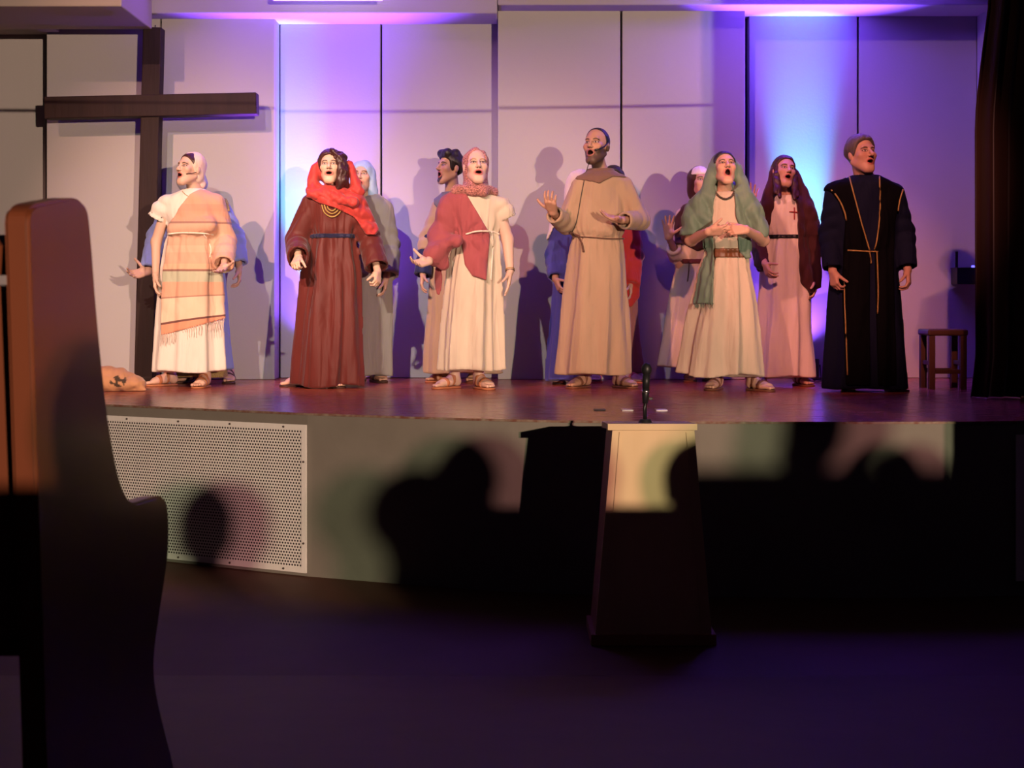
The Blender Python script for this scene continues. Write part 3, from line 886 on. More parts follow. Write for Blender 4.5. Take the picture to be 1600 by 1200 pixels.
class Person:
    def __init__(s, name, px0, pyf, label, group=None, skin=(0.52, 0.31, 0.22), Y=None):
        s.Y = Y or floor_Y(pyf); s.X = px_x(px0, s.Y); s.skin = skin
        s.root = empty(name, (s.X, s.Y, ZS), label, 'person', group)
        s.items = []; s.fine = []; s.head = None; s.face = {}; s.feet = []; s.sleeves = []
        s.J = lambda pxx, pyy, dy=0.0: np.array([(pxx - 800) * (s.Y + dy) / F - s.X, dy, CAMZ - (pyy - HZ) * (s.Y + dy) / F - ZS])
        s.px = F / s.Y
    def poly(s, pts, dy=-0.13):
        return [(lambda v: (v[0], v[2]))(s.J(p[0], p[1], dy)) for p in pts]
    # ---- body
    def set_head(s, pxx, pyy, dy=-0.02, yaw=0, pitch=0, roll=0, sc=1.0, neck=None, neck_r=0.048, **o):
        s.hc = s.J(pxx, pyy, dy); s.hR = rot(yaw, pitch, roll); s.hs = sc; s.face = o
        s.hf = head_field(o.get('mo', 0.6), o.get('jaw', 1.0), o.get('nose', 1.0), o.get('fat', 0.0))
        hd = xf(s.hf, s.hc, s.hR, sc)
        nb = s.J(*neck) if len(neck) == 3 else s.J(neck[0], neck[1], 0.02)
        top = s.hc + s.hR @ np.array((0, 0.022, -0.070)) * sc
        s.neck = nb
        low = nb - np.array((0, 0, 0.10))
        s.items += [(hd, 0), (seg(top, nb, neck_r * 0.98, neck_r * 1.05), 0.02), (seg(nb, low, neck_r * 1.05, neck_r * 1.4), 0.03)]
        s.fine.append((s.hc - 0.155 * sc, s.hc + 0.155 * sc, 0.0043))
        return s
    def torso(s, hip=0.95):
        nb = s.neck
        ch = np.array((nb[0], nb[1], nb[2] - 0.22)); pe = np.array((0, 0.01, hip))
        s.items += [(ell(ch, (0.105, 0.062, 0.15)), 0.05), (seg(ch, pe, 0.062, 0.062), 0.05), (ell(pe, (0.095, 0.060, 0.09)), 0.04)]
    def arm(s, side, S, E, W, bare=False, r=1.0, **hand):
        S, E, W = s.J(*S), s.J(*E), s.J(*W)
        k = 1.0 if bare else 0.72
        s.items += [(seg(S, E, 0.050 * k * r, 0.040 * k * r), 0.03), (seg(E, W, 0.040 * k * r, 0.0250 * r), 0.02)]
        if np.linalg.norm(S - s.neck) < 0.4:
            s.items += [(seg(s.neck - np.array((0, -0.01, 0.06)), S - np.array((0, 0, 0.012)), 0.05, 0.046 * k), 0.04)]
        h = hand_field(W, hand.pop('d'), hand.pop('n'), side, **hand)
        s.items.append((h, 0.012))
        d = h.bc
        s.fine.append((W - 0.03, W + 0.03, 0.005))
        s.fine.append((np.array(d) - 0.10, np.array(d) + 0.10, 0.005))
        return S, E, W
    def foot(s, side, pxx, pyy, yaw, leather=None, raise_=0.013, bands=((-0.075, 0.012), (-0.015, 0.010)), hip=0.07):
        Yf = floor_Y(pyy); dy = Yf - s.Y
        c = np.array([px_x(pxx, Yf) - s.X, dy, raise_])
        R = rot(yaw)
        c = c - R @ np.array((0, -0.06, 0))       # pixel marks the middle of the foot
        ff = foot_field(side)
        an = c + R @ np.array((0, 0.022, 0.085)); kn = np.array((an[0] * 0.8, an[1] * 0.4, 0.48)); hp = np.array(((-hip if side == 'R' else hip), 0.01, 0.90))
        s.items += [(xf(ff, c, R), 0), (seg(c + R @ np.array((0, 0.022, 0.055)), an, 0.034, 0.031), 0.02), (seg(an, kn, 0.033, 0.050), 0.02), (seg(kn, hp, 0.050, 0.055), 0.03)]
        s.fine.append((c - np.array((0.13, 0.22, 0.02)), c + np.array((0.13, 0.10, 0.13)), 0.006))
        if leather is not None: s.feet.append((c, R, ff, leather, bands, side))
    def build_body(s, name='body', coarse=0.022):
        node = union(s.items)
        lo = node.bc - node.br; hi = node.bc + node.br
        bs = [(it[0].bc - it[0].br, it[0].bc + it[0].br) for it in s.items]
        lo = np.min([b[0] for b in bs], axis=0) - 0.02; hi = np.max([b[1] for b in bs], axis=0) + 0.02
        axs = tuple(axis(lo[i], hi[i], coarse, [(a[i], b[i], st) for a, b, st in s.fine]) for i in range(3))
        def colr(V):
            q = ((V - s.hc) @ s.hR) / s.hs
            c = np.tile(np.array(s.skin, f4), (len(V), 1))
            m = (q ** 2).sum(1) < 0.19 ** 2
            c[m] = face_colour(q[m], s.skin, s.face)
            return c
        s.body = mesh_field(name, node, axs, M_skin, s.root, colr)
        s.bodyf = node
        for (c, R, ff, leather, bands, side) in s.feet:
            sgn = 1 if side == 'R' else -1
            def ev(P, cc, h):
                p2 = P[:, :2]
                a = np.array((0, 0.035), f4); b = np.array((sgn * 0.004, -0.125), f4); ba = b - a
                t = np.clip(((p2 - a) @ ba) / float(ba @ ba), 0, 1)
                q = p2 - a - t[:, None] * ba
                d2 = np.sqrt((q * q).sum(1)) - (0.037 + t * 0.012)
                return np.maximum(d2, np.abs(P[:, 2] + 0.0055) - 0.0068)
            sole = xf(Node(ev, (0, -0.05, 0), 0.16), c, R)
            lo = c - np.array((0.2, 0.24, 0.03)); hi = c + np.array((0.2, 0.2, 0.12))
            so = mesh_field('sandal', sole, tuple(axis(lo[i], hi[i], 0.006 if i < 2 else 0.0045, []) for i in range(3)), leather, s.root)
            for (y0, hw_) in bands:
                def evs(P, cc, h, y0=y0, hw_=hw_):
                    d = ff.ev(P, cc, h)
                    sk = np.abs(P[:, 1] - y0 - 0.25 * sgn * P[:, 0]) - hw_
                    return np.maximum(np.maximum(d - 0.0055, -(d + 0.006)), np.maximum(sk, -P[:, 2] - 0.006))
                st = xf(Node(evs, (0, -0.05, 0.03), 0.16), c, R)
                mesh_field('strap', st, tuple(axis(lo[i], hi[i], 0.0055, []) for i in range(3)), leather, so)
    # ---- clothes
    def robe(s, rows, folds=(), hem_wave=0.008, wr=0.004, wsc=1.0, seed=0.0, top_round=0.0, neck_hole=None, waist=None):
        """rows: (py, left px, right px[, depth ratio[, cy]]) from the top down"""
        R = []
        for r in rows:
            a = s.J(r[1], r[0]); b = s.J(r[2], r[0])
            rt = r[3] if len(r) > 3 else 0.62
            R.append((a[2], (a[0] + b[0]) / 2, r[4] if len(r) > 4 else 0.0, (b[0] - a[0]) / 2, (b[0] - a[0]) / 2 * rt))
        R.sort()
        R = np.array(R); z = np.arange(R[0, 0], R[-1, 0] + 1e-6, 0.004)
        T = [np.interp(z, R[:, 0], R[:, k]) for k in range(1, 5)]
        ker = np.exp(-0.5 * (np.arange(-10, 11) / 4.0) ** 2); ker /= ker.sum()
        T = [np.convolve(np.pad(t, 10, 'edge'), ker, 'valid') for t in T]
        z0, z1 = R[0, 0], R[-1, 0]
        zw = s.J(0, waist)[2] if waist else (z0 + z1) / 2
        def ev(P, c, h):
            zz_ = np.clip(P[:, 2], z0, z1)
            cx, cy, rx, ry = [np.interp(zz_, z, t).astype(f4) for t in T]
            x = P[:, 0] - cx; y = P[:, 1] - cy
            th = np.arctan2(x / rx, -y / ry)
            g = np.clip((zw - P[:, 2]) / (zw - z0), 0, 1)
            up = np.clip((P[:, 2] - zw) / (z1 - zw), 0, 1)
            add = np.zeros(len(P), f4)
            for (n, ph, ah, aw, tw) in folds:
                u = n * th + ph + tw * g * 2
                wv = 0.62 - 1.7 * np.abs(np.cos(u / 2)) ** 1.0 * 0.9 if n % 2 == 0 else np.cos(u) + 0.35 * np.cos(2 * u + 0.6)
                add += (1.45 * wv * (aw + (ah - aw) * np.sqrt(g)) * np.where(P[:, 2] > zw, np.exp(-up * 3.0), 1.0)).astype(f4)
            rx = rx + add; ry = ry + add
            qx, qy = x / rx, y / ry
            k0 = np.sqrt(qx * qx + qy * qy); k1 = np.sqrt((qx / rx) ** 2 + (qy / ry) ** 2) + 1e-5
            d = k0 * (k0 - 1) / k1
            if wr:
                lowm = P[:, 2] < zw
                Pw = P * np.stack((np.ones(len(P)), np.ones(len(P)), np.where(lowm, 0.4, 0.8)), 1).astype(f4)
                d = d + wr * np.where(lowm, 1.0, 1.5) * wrinkle(Pw, wsc, seed)
            if waist: d = d + (0.0055 * np.exp(-((P[:, 2] - zw) / 0.11) ** 2) * (2 * np.abs(np.sin(9.5 * th + 1.7 * np.sin(2 * th + seed))) - 1)).astype(f4)
            zb = z0 + hem_wave * np.cos(3 * th + seed) if hem_wave else z0
            d = np.maximum(d, np.maximum(zb - P[:, 2], P[:, 2] - z1))
            return d.astype(f4)
        rm = max(T[2].max(), T[3].max()) + 0.03
        cxm = (T[0].max() + T[0].min()) / 2
        return Node(ev, (cxm, 0, (z0 + z1) / 2), math.hypot((z1 - z0) / 2, rm) + abs(T[0].max() - T[0].min()) / 2)
    def sleeve(s, S, E, W, rs=0.085, re=0.075, rw=0.075, cuff=0.0, droop=0.0, hollow=True, end=1.0):
        """sleeve around shoulder, elbow, wrist; end<1 stops short of the wrist, droop hangs the cuff down"""
        S, E, W = [np.array(v, float) for v in (S, E, W)]
        W2 = E + (W - E) * end
        it = [(seg(S, E, rs, re), 0), (seg(E, W2, re, rw), 0.02)]
        if droop:
            dn = np.array((0, 0.01, -droop))
            it.append((seg(E + (W2 - E) * 0.35 + dn * 0.35, W2 + dn, rw * 0.8, rw * 0.75), 0.05))
        u = union(it)
        hw = 0.016 if s.Y < 10.3 else 0.026
        d = unit(W2 - E)
        cut = W2 + d * cuff
        def ev(P, c, h):
            v = u.ev(P, c, h)
            a = (P - cut.astype(f4)) @ d.astype(f4)
            al = (P - E.astype(f4)) @ d.astype(f4)
            v = v + (0.007 * (1 - 2 * np.abs(np.sin(al * 42 + 5 * P[:, 0] + 4 * P[:, 2]))) * np.exp(-((al + 0.02) / 0.14) ** 2)).astype(f4)
            near = np.sqrt(((P - cut.astype(f4)) ** 2).sum(1)) < rw * 2.2 + droop * 2
            v = np.where(near, np.maximum(v, a), v)
            if hollow:
                ins = np.maximum(u.ev(P, None, 0) + hw, -(a + 0.055))
                v = np.where(near, np.maximum(v, -ins), v)
            return v
        return Node(ev, u.bc, u.br)
    def shell(s, base, off, poly, yb=None, yf=None, fold=None, dy=-0.13, inner=0.02):
        pl = s.poly(poly, dy)
        a = np.array(pl); lo = a.min(0); hi = a.max(0)
        def ev(P, c, h):
            d = base.ev(P, c, h)
            d = np.maximum(d - off, -(d - off + inner + off))
            if fold is not None: d = d + fold(P)
            d = np.maximum(d, poly2(P[:, [0, 2]], pl))
            if yb is not None: d = np.maximum(d, P[:, 1] - yb)
            if yf is not None: d = np.maximum(d, yf - P[:, 1])
            return d.astype(f4)
        return Node(ev, ((lo[0] + hi[0]) / 2, 0, (lo[1] + hi[1]) / 2), math.hypot(*(hi - lo)) / 2 + 0.30)
    def build(s, name, node, mat, step=0.010, parent=None, colour=None, label=None, pad=0.02, lim=None):
        lo = node.bc - node.br - pad; hi = node.bc + node.br + pad
        step *= 1.16 if s.Y < 10.3 else 1.3
        if lim is not None:
            lo = np.maximum(lo, lim[0]); hi = np.minimum(hi, lim[1])
        lo = np.maximum(lo, (-0.9, -0.5, 0.0)); hi = np.minimum(hi, (0.9, 0.45, 2.0))
        o = mesh_field(name, node, tuple(axis(lo[i], hi[i], step, []) for i in range(3)), mat, parent or s.root, colour)
        if label: o['label'] = label
        return o
    def belt(s, base, py, half, off, mat, name='belt', slope=0.0, x=(-9, 9), step=0.007, sag=0.0):
        z0 = s.J(800, py, -0.12)[2]
        zc_ = base.bc.copy(); zc_[2] = z0
        def ev(P, c, h):
            d = base.ev(P, c, h)
            zz_ = np.abs(P[:, 2] - z0 - slope * P[:, 0] + sag * np.clip(-P[:, 1], 0, 1)) - half
            v = np.maximum(np.maximum(d - off, -(d + 0.018)), zz_)
            return np.maximum(v, np.maximum(x[0] - P[:, 0], P[:, 0] - x[1])).astype(f4)
        return s.build(name, Node(ev, zc_, 0.34), mat, step)
    def cord(s, base, pts, r, mat, name, lift=0.004, n=6, parent=None, dy=-0.13):
        """a cord laid over the front of the clothes along picture points"""
        P = smooth_curve([(p[0], p[1], 0) for p in pts], n)
        out = []
        for p in P:
            v = s.J(p.x, p.y, dy)
            y = front_y(base, v[0], v[2])
            if y is None or y > 0.22: continue
            v = s.J(p.x, p.y, y)
            out.append((v[0], y - lift, v[2]))
        return tube_obj(name, out, r, mat, parent or s.root, 6)
    def hair(s, zh, inflate, extra=(), mat=M_hairblack, name='hair', step=0.0055, wr=0.003):
        base = union([(ell((0, 0.014, 0.034), (0.075 + inflate, 0.094 + inflate, 0.086 + inflate)), 0)] + list(extra))
        ys = [p[0] for p in zh]; zs = [p[1] for p in zh]
        def ev(P, c, h):
            d = base.ev(P, None, 0)
            if wr: d = d + wr * wrinkle(P, 3.0, 1.3)
            return np.maximum(d, 0.7 * (np.interp(P[:, 1], ys, zs) - P[:, 2])).astype(f4)
        nd = xf(Node(ev, (0, 0.02, 0.02), 0.19), s.hc, s.hR, s.hs)
        return s.build(name, nd, mat, step)
    def H(s, *p): return s.hc + s.hR @ np.array(p, float) * s.hs

# ---- cloth and leather of the cast
M_white = cloth('white_cotton', (0.72, 0.66, 0.58), 0.8, (0.66, 0.60, 0.52))
M_cream = cloth('cream_cotton', (0.62, 0.54, 0.42), 0.8)
M_tan = cloth('tan_linen', (0.36, 0.25, 0.165), 0.85, (0.31, 0.21, 0.135))
M_brown = cloth('brown_collar_cloth', (0.17, 0.095, 0.07), 0.85)
M_wood_tie = cloth('dark_tie', (0.10, 0.045, 0.03), 0.7)
def striped(name, stops, za, zb, slope):
    """cloth woven in bands across its length; the lower bands hang at a slant"""
    m = cloth(name, (0.66, 0.4, 0.28), 0.85)
    nt = m.node_tree; N = nt.nodes; L = nt.links
    for l in list(N['Principled BSDF'].inputs['Base Color'].links): L.remove(l)
    tc = N.new('ShaderNodeTexCoord'); sx = N.new('ShaderNodeSeparateXYZ'); L.new(tc.outputs['Object'], sx.inputs[0])
    mr = N.new('ShaderNodeMapRange'); mr.inputs[1].default_value = za; mr.inputs[2].default_value = zb; mr.inputs[3].default_value = 0; mr.inputs[4].default_value = slope
    L.new(sx.outputs['Z'], mr.inputs[0])
    mu = N.new('ShaderNodeMath'); mu.operation = 'MULTIPLY'; L.new(mr.outputs[0], mu.inputs[0]); L.new(sx.outputs['X'], mu.inputs[1])
    sb = N.new('ShaderNodeMath'); sb.operation = 'SUBTRACT'; L.new(sx.outputs['Z'], sb.inputs[0]); L.new(mu.outputs[0], sb.inputs[1])
    z0 = min(z for z, c in stops); z1 = max(z for z, c in stops)
    m2 = N.new('ShaderNodeMapRange'); m2.inputs[1].default_value = z0; m2.inputs[2].default_value = z1; L.new(sb.outputs[0], m2.inputs[0])
    cr = N.new('ShaderNodeValToRGB'); cr.color_ramp.interpolation = 'CONSTANT'
    el = cr.color_ramp.elements
    el.remove(el[1])
    for k, (z, c) in enumerate(sorted(stops)):
        e = el[0] if k == 0 else el.new((z - z0) / (z1 - z0))
        e.position = (z - z0) / (z1 - z0); e.color = (*c, 1)
    L.new(m2.outputs[0], cr.inputs[0]); L.new(cr.outputs[0], N['Principled BSDF'].inputs['Base Color'])
    return m
M_peachwrap = cloth('pale_head_wrap', (0.74, 0.55, 0.45), 0.85)
M_blue = cloth('blue_cotton', (0.20, 0.25, 0.52), 0.8)
M_greyveil = cloth('grey_veil', (0.30, 0.30, 0.36), 0.8)
M_goldcloth = material('gold_sequin_cloth', (0.55, 0.40, 0.16), 0.45, 0.5, (160, 0.9, (0.25, 0.16, 0.05), (1, 1, 1)), (260, 0.9, (1, 1, 1)), metal=0.3)
M_maroon = cloth('maroon_satin', (0.10, 0.015, 0.011), 0.55, (0.07, 0.010, 0.008), spec=0.25)
M_navybelt = cloth('navy_belt', (0.015, 0.015, 0.05), 0.6)
M_redscarf = cloth('red_satin_scarf', (0.42, 0.042, 0.034), 0.55, (0.30, 0.028, 0.024), spec=0.2)
M_grey = cloth('grey_linen', (0.25, 0.225, 0.21), 0.85)
M_skyblue = cloth('pale_blue_cloth', (0.30, 0.42, 0.62), 0.8)
M_beige = cloth('beige_linen', (0.46, 0.33, 0.22), 0.85)
M_greycollar = cloth('slate_collar', (0.16, 0.16, 0.20), 0.85)
M_navy = cloth('navy_cloth', (0.018, 0.024, 0.085), 0.75)
M_rose = cloth('rose_wool', (0.34, 0.085, 0.095), 0.8, (0.28, 0.066, 0.078))
M_pattern = material('patterned_pink_scarf', (0.60, 0.26, 0.22), 0.8, 0.2, (95, 1.0, (0.09, 0.035, 0.035), (1, 1, 1.6)), (120, 0.2, (1, 1, 1)), sheen=0.15)
M_cordwhite = cloth('white_cord', (0.78, 0.70, 0.58), 0.8)
M_indigo = cloth('indigo_cloth', (0.045, 0.045, 0.24), 0.8)
M_redvest = cloth('red_cloth', (0.40, 0.028, 0.020), 0.75)
M_rosebrown = cloth('rose_brown_cloth', (0.26, 0.10, 0.085), 0.85)
M_umber = cloth('dark_umber_cloth', (0.055, 0.022, 0.020), 0.85)
M_sage = cloth('sage_green_scarf', (0.125, 0.205, 0.145), 0.6, (0.09, 0.155, 0.11), spec=0.35)
M_wine = cloth('wine_veil', (0.048, 0.010, 0.012), 0.75)
M_blackvest = cloth('black_cloth', (0.003, 0.003, 0.004), 0.85, sheen=0.0, spec=0.05)
M_deepnavy = cloth('deep_navy_cloth', (0.006, 0.008, 0.024), 0.8, sheen=0.0, spec=0.08)
M_beltbrown = material('brown_leather_belt', (0.16, 0.065, 0.025), 0.45, 0.4, (14, 0.6, (0.09, 0.035, 0.015), (1, 1, 3)))

def drape(p, items, cav, seed=0.0, wr=0.006, wsc=1.6, extra_cut=()):
    """cloth over the head: items joined softly, the face opening cut through"""
    u = union(items)
    cv = xf(ell(cav[0], cav[1]), p.hc, p.hR, p.hs)
    def ev(P, c, h):
        d = u.ev(P, c, h) + wr * wrinkle(P, wsc, seed)
        v = cv.ev(P, None, 0)
        k = 0.012
        hh = np.maximum(k - np.abs(d + v), 0) / k
        d = np.maximum(d, -v) + hh * hh * k * 0.25
        for n in extra_cut: d = np.maximum(d, -n.ev(P, None, 0))
        return d.astype(f4)
    return Node(ev, u.bc, u.br + 0.02)
def hl(p, c, r): return xf(ell(c, r), p.hc, p.hR, p.hs)
def bulk(p, pxx, pyy, dy, r): return ell(p.J(pxx, pyy, dy), r)
def strip(p, a, b, ra, rb=None): return seg(p.J(*a), p.J(*b), ra, rb)
NECK = lambda p, r=(0.070, 0.075, 0.07), o=(0, -0.01, 0.03): (ell(p.neck + np.array(o), r), 0.012, 's')
HL_LOW = [(-0.11, 0.098), (-0.07, 0.080), (-0.045, 0.045), (-0.02, 0.0), (0.0, -0.03), (0.03, -0.055), (0.1, -0.085)]
def fringe(p, base, pts, length, n, mat, name='fringe', r=0.0022, dy=-0.14, lift=0.006):
    bm = bmesh.new()
    rg = random.Random(3)
    P = smooth_curve([(a[0], a[1], 0) for a in pts], 8)
    for k in range(n):
        q = P[min(int(k / (n - 1) * (len(P) - 1)), len(P) - 1)]
        col_ = []
        for t in (0, 0.35, 0.7, 1.0):
            v = p.J(q.x + rg.uniform(-0.6, 0.6), q.y + t * length * rg.uniform(0.85, 1.1), dy)
            y = front_y(base, v[0], v[2])
            if y is None: y = dy
            col_.append((v[0], y - lift - 0.004 * t, v[2]))
        add_tube(bm, col_, [r, r * 1.1, r, r * 0.6], 4)
    o = bm_obj(name, bm, mat, p.root, True); o['kind'] = 'stuff'
    return o

def man_in_tan():
    p = Person('person', 935, 608, 'bearded man in a long tan tunic with brown collar, hands raised, singing', skin=(0.42, 0.235, 0.155))
    p.set_head(932, 228, -0.03, yaw=-28, pitch=10, sc=1.06, neck=(938, 270, 0.02), neck_r=0.050, mo=0.75, beard=('full', (0.035, 0.02, 0.016), 0.85), lip=(0.30, 0.10, 0.08))
    p.torso()
    SR, ER, WR = p.arm('R', (906, 293, 0.0), (884, 350, -0.04), (864, 332, -0.22), d=(-0.18, -0.62, 0.55), n=(0.25, 0.55, 0.75), curl=0.55, spread=0.16, thumb=1.0, sc=1.12)
    SL, EL, WL = p.arm('L', (974, 291, 0.0), (1000, 344, -0.03), (972, 344, -0.24), d=(-1.0, -0.30, 0.22), n=(0.25, -0.35, 0.9), curl=0.28, spread=0.10, thumb=0.95, sc=1.08)
    p.foot('R', 903, 606, -42, M_leather); p.foot('L', 978, 606, 38, M_leather)
    p.build_body()
    rb = p.robe([(266, 924, 952, 0.9), (272, 912, 966, 0.8), (280, 902, 979, 0.62), (296, 899, 980, 0.58), (330, 896, 976, 0.62), (354, 891, 976, 0.68), (364, 891, 976, 0.72), (371, 898, 971, 0.66),
                 (378, 894, 974, 0.66), (420, 889, 980, 0.66), (500, 878, 986, 0.64), (584, 869, 990, 0.60)],
                [(6, 0.9, 0.022, 0.003, 0.4), (5, 2.2, 0.012, 0.004, -0.3), (3, 0.2, 0.012, 0.0, 0.2)], waist=371, wr=0.007, seed=1.0)
    g = union([(rb, 0), (p.sleeve(SR, ER, WR, 0.066, 0.066, 0.052, cuff=-0.02, droop=0.02), 0.03), (p.sleeve(SL, EL, WL, 0.066, 0.066, 0.052, cuff=-0.03, droop=0.01), 0.03), NECK(p)])
    p.build('tunic', g, M_tan, 0.009)
    cl = p.shell(g, 0.011, [(898, 279), (905, 271), (918, 262), (960, 260), (972, 268), (980, 277), (957, 277), (944, 283), (936, 288), (926, 285), (912, 282)], dy=-0.06)
    p.build('collar', cl, M_brown, 0.007)
    p.cord(g, [(890, 369), (905, 370), (925, 371), (950, 373), (975, 373)], 0.005, M_wood_tie, 'waist_tie')
    for pts in ([(893, 372), (890, 362), (898, 366), (906, 369)], [(898, 369), (893, 377), (889, 385), (887, 390)], [(904, 370), (909, 380), (912, 394)]):
        p.cord(g, pts, 0.0075, M_wood_tie, 'tie_end')
    p.hair([(-0.11, 0.14), (-0.06, 0.112), (-0.03, 0.080), (-0.012, 0.02), (0.0, -0.015), (0.03, -0.045), (0.1, -0.07)], 0.004, mat=M_hairblack, wr=0.001)
    tube_obj('headset_microphone', [p.H(0.083, 0.0, 0.02), p.H(0.078, -0.04, -0.02), p.H(0.060, -0.082, -0.048), p.H(0.040, -0.100, -0.058)], [0.005, 0.0055, 0.006, 0.0085], M_black, p.root)
    p.cord(union([(g, 0), (p.bodyf, 0)]), [(921, 252), (915, 272), (909, 300), (903, 335), (899, 352), (894, 362)], 0.0028, M_black, 'microphone_cable', dy=-0.13)

def woman_in_striped_shawl():
    p = Person('person', 297, 606, 'woman in white dress, peach striped shawl and pale head wrap, at the left', skin=(0.60, 0.39, 0.29))
    p.set_head(297, 264, -0.03, yaw=-38, pitch=10, sc=0.96, neck=(304, 297, 0.02), neck_r=0.044, mo=0.55, jaw=0.95)
    p.torso()
    SR, ER, WR = p.arm('R', (264, 317, 0.0), (244, 378, 0.03), (243, 430, -0.05), bare=True, r=0.9, d=(0.05, -0.2, -1), n=(1, 0.1, 0), curl=0.4, spread=0.03, thumb=0.35, sc=1.0)
    SL, EL, WL = p.arm('L', (336, 318, 0.0), (352, 378, 0.02), (350, 416, -0.20), r=0.9, d=(-0.05, -0.85, -0.35), n=(-0.25, -0.35, 0.9), curl=0.3, spread=0.16, thumb=1.0, sc=1.02)
    p.foot('R', 250, 603, -58, M_leathertan); p.foot('L', 315, 606, -6, M_leathertan)
    p.build_body()
    rb = p.robe([(295, 290, 316, 0.9), (300, 276, 328, 0.75), (308, 262, 340, 0.6), (330, 258, 344, 0.58), (360, 263, 338, 0.62), (366, 266, 334, 0.62), (374, 260, 338, 0.62), (420, 251, 346, 0.64), (500, 243, 350, 0.62), (580, 236, 353, 0.58)],
                [(6, 0.4, 0.016, 0.004, 0.3), (9, 1.0, 0.008, 0.003, -0.2), (3, 0.0, 0.010, 0.0, 0.2)], waist=366, wr=0.005, seed=2.0)
    slv = p.sleeve(SR, p.J(255, 325, 0.01), p.J(245, 342, 0.015), 0.062, 0.066, 0.070, cuff=0.0)
    g = union([(rb, 0), (slv, 0.03), NECK(p, (0.062, 0.070, 0.06))])
    p.build('dress', g, M_white, 0.009)
    zr = lambda P: P[:, 2]
    def fold(P): return 0.006 * (0.6 - np.abs(np.sin(26 * P[:, 0] + 10 * P[:, 2] + 2 * np.sin(6 * P[:, 2])))) + 0.003 * wrinkle(P, 1.5, 2)
    up = p.shell(g, 0.016, [(310, 294), (330, 297), (346, 312), (352, 345), (348, 374), (336, 371), (262, 366), (264, 352), (278, 326), (296, 303)], yb=0.16, fold=fold)
    lowp = p.shell(g, 0.014, [(259, 364), (345, 364), (352, 400), (353, 440), (351, 497), (330, 503), (300, 512), (252, 524), (249, 470), (252, 420)], yb=0.05, fold=fold)
    slp = p.sleeve(SL, EL, p.J(349, 412, -0.16), 0.072, 0.074, 0.070, cuff=0.0, droop=0.03)
    sh = union([(up, 0), (lowp, 0.01), (slp, 0.03), (strip(p, (272, 357, -0.105), (326, 352, -0.11), 0.045, 0.055), 0.05)])
    zl = lambda py: float(p.J(300, py, -0.16)[2])
    stops = [(600, (0.70, 0.30, 0.18)), (503, (0.16, 0.07, 0.06)), (499.5, (0.74, 0.53, 0.38)), (465, (0.40, 0.22, 0.16)), (463, (0.64, 0.36, 0.24)), (441, (0.44, 0.45, 0.32)), (424, (0.25, 0.13, 0.10)), (421.5, (0.70, 0.40, 0.26)),
             (412, (0.60, 0.36, 0.25)), (395, (0.62, 0.40, 0.28)), (383, (0.60, 0.36, 0.25)), (349, (0.30, 0.17, 0.13)), (346.5, (0.58, 0.31, 0.21)), (330, (0.54, 0.29, 0.20)), (318, (0.58, 0.33, 0.22))]
    M_shawl = striped('striped_shawl_cloth', [(zl(y), c) for y, c in stops], zl(440), zl(505), 0.16)
    p.build('shawl', sh, M_shawl, 0.007)
    ln = p.cord(sh, [(331, 412), (332, 440), (332, 470), (331, 498)], 0.003, M_leather, 'shawl_seam', lift=0.002)
    fringe(p, sh, [(252, 522), (275, 519), (300, 511), (330, 502), (350, 496)], 18, 30, M_peachwrap)
    p.cord(sh, [(262, 366), (280, 364), (300, 364), (320, 365), (334, 367)], 0.006, M_cordwhite, 'waist_cord')
    p.cord(sh, [(318, 366), (326, 378), (330, 390), (328, 402)], 0.005, M_cordwhite, 'cord_end')
    p.cord(union([(g, 0), (p.bodyf, 0)]), [(285, 299), (290, 304), (297, 307), (304, 304), (310, 299)], 0.0024, M_gold, 'necklace', dy=-0.08)
    p.hair(HL_LOW, 0.006, mat=M_hairbrown, wr=0.0015)
    wrap = drape(p, [(hl(p, (0, 0.028, 0.040), (0.086, 0.102, 0.094)), 0), (hl(p, (0, 0.055, -0.03), (0.072, 0.065, 0.075)), 0.03), (hl(p, (0.015, 0.115, -0.085), (0.03, 0.03, 0.035)), 0.02)],
                 ((0, -0.125, -0.03), (0.076, 0.13, 0.122)), 1.0, 0.003, 1.8)
    p.build('head_wrap', wrap, M_peachwrap, 0.0065)
    tube_obj('headset_microphone', [p.H(0.076, 0.0, -0.03), p.H(0.070, -0.03, -0.045), p.H(0.058, -0.055, -0.05), p.H(0.05, -0.066, -0.058)], [0.003, 0.003, 0.003, 0.004], M_leatherdark, p.root)

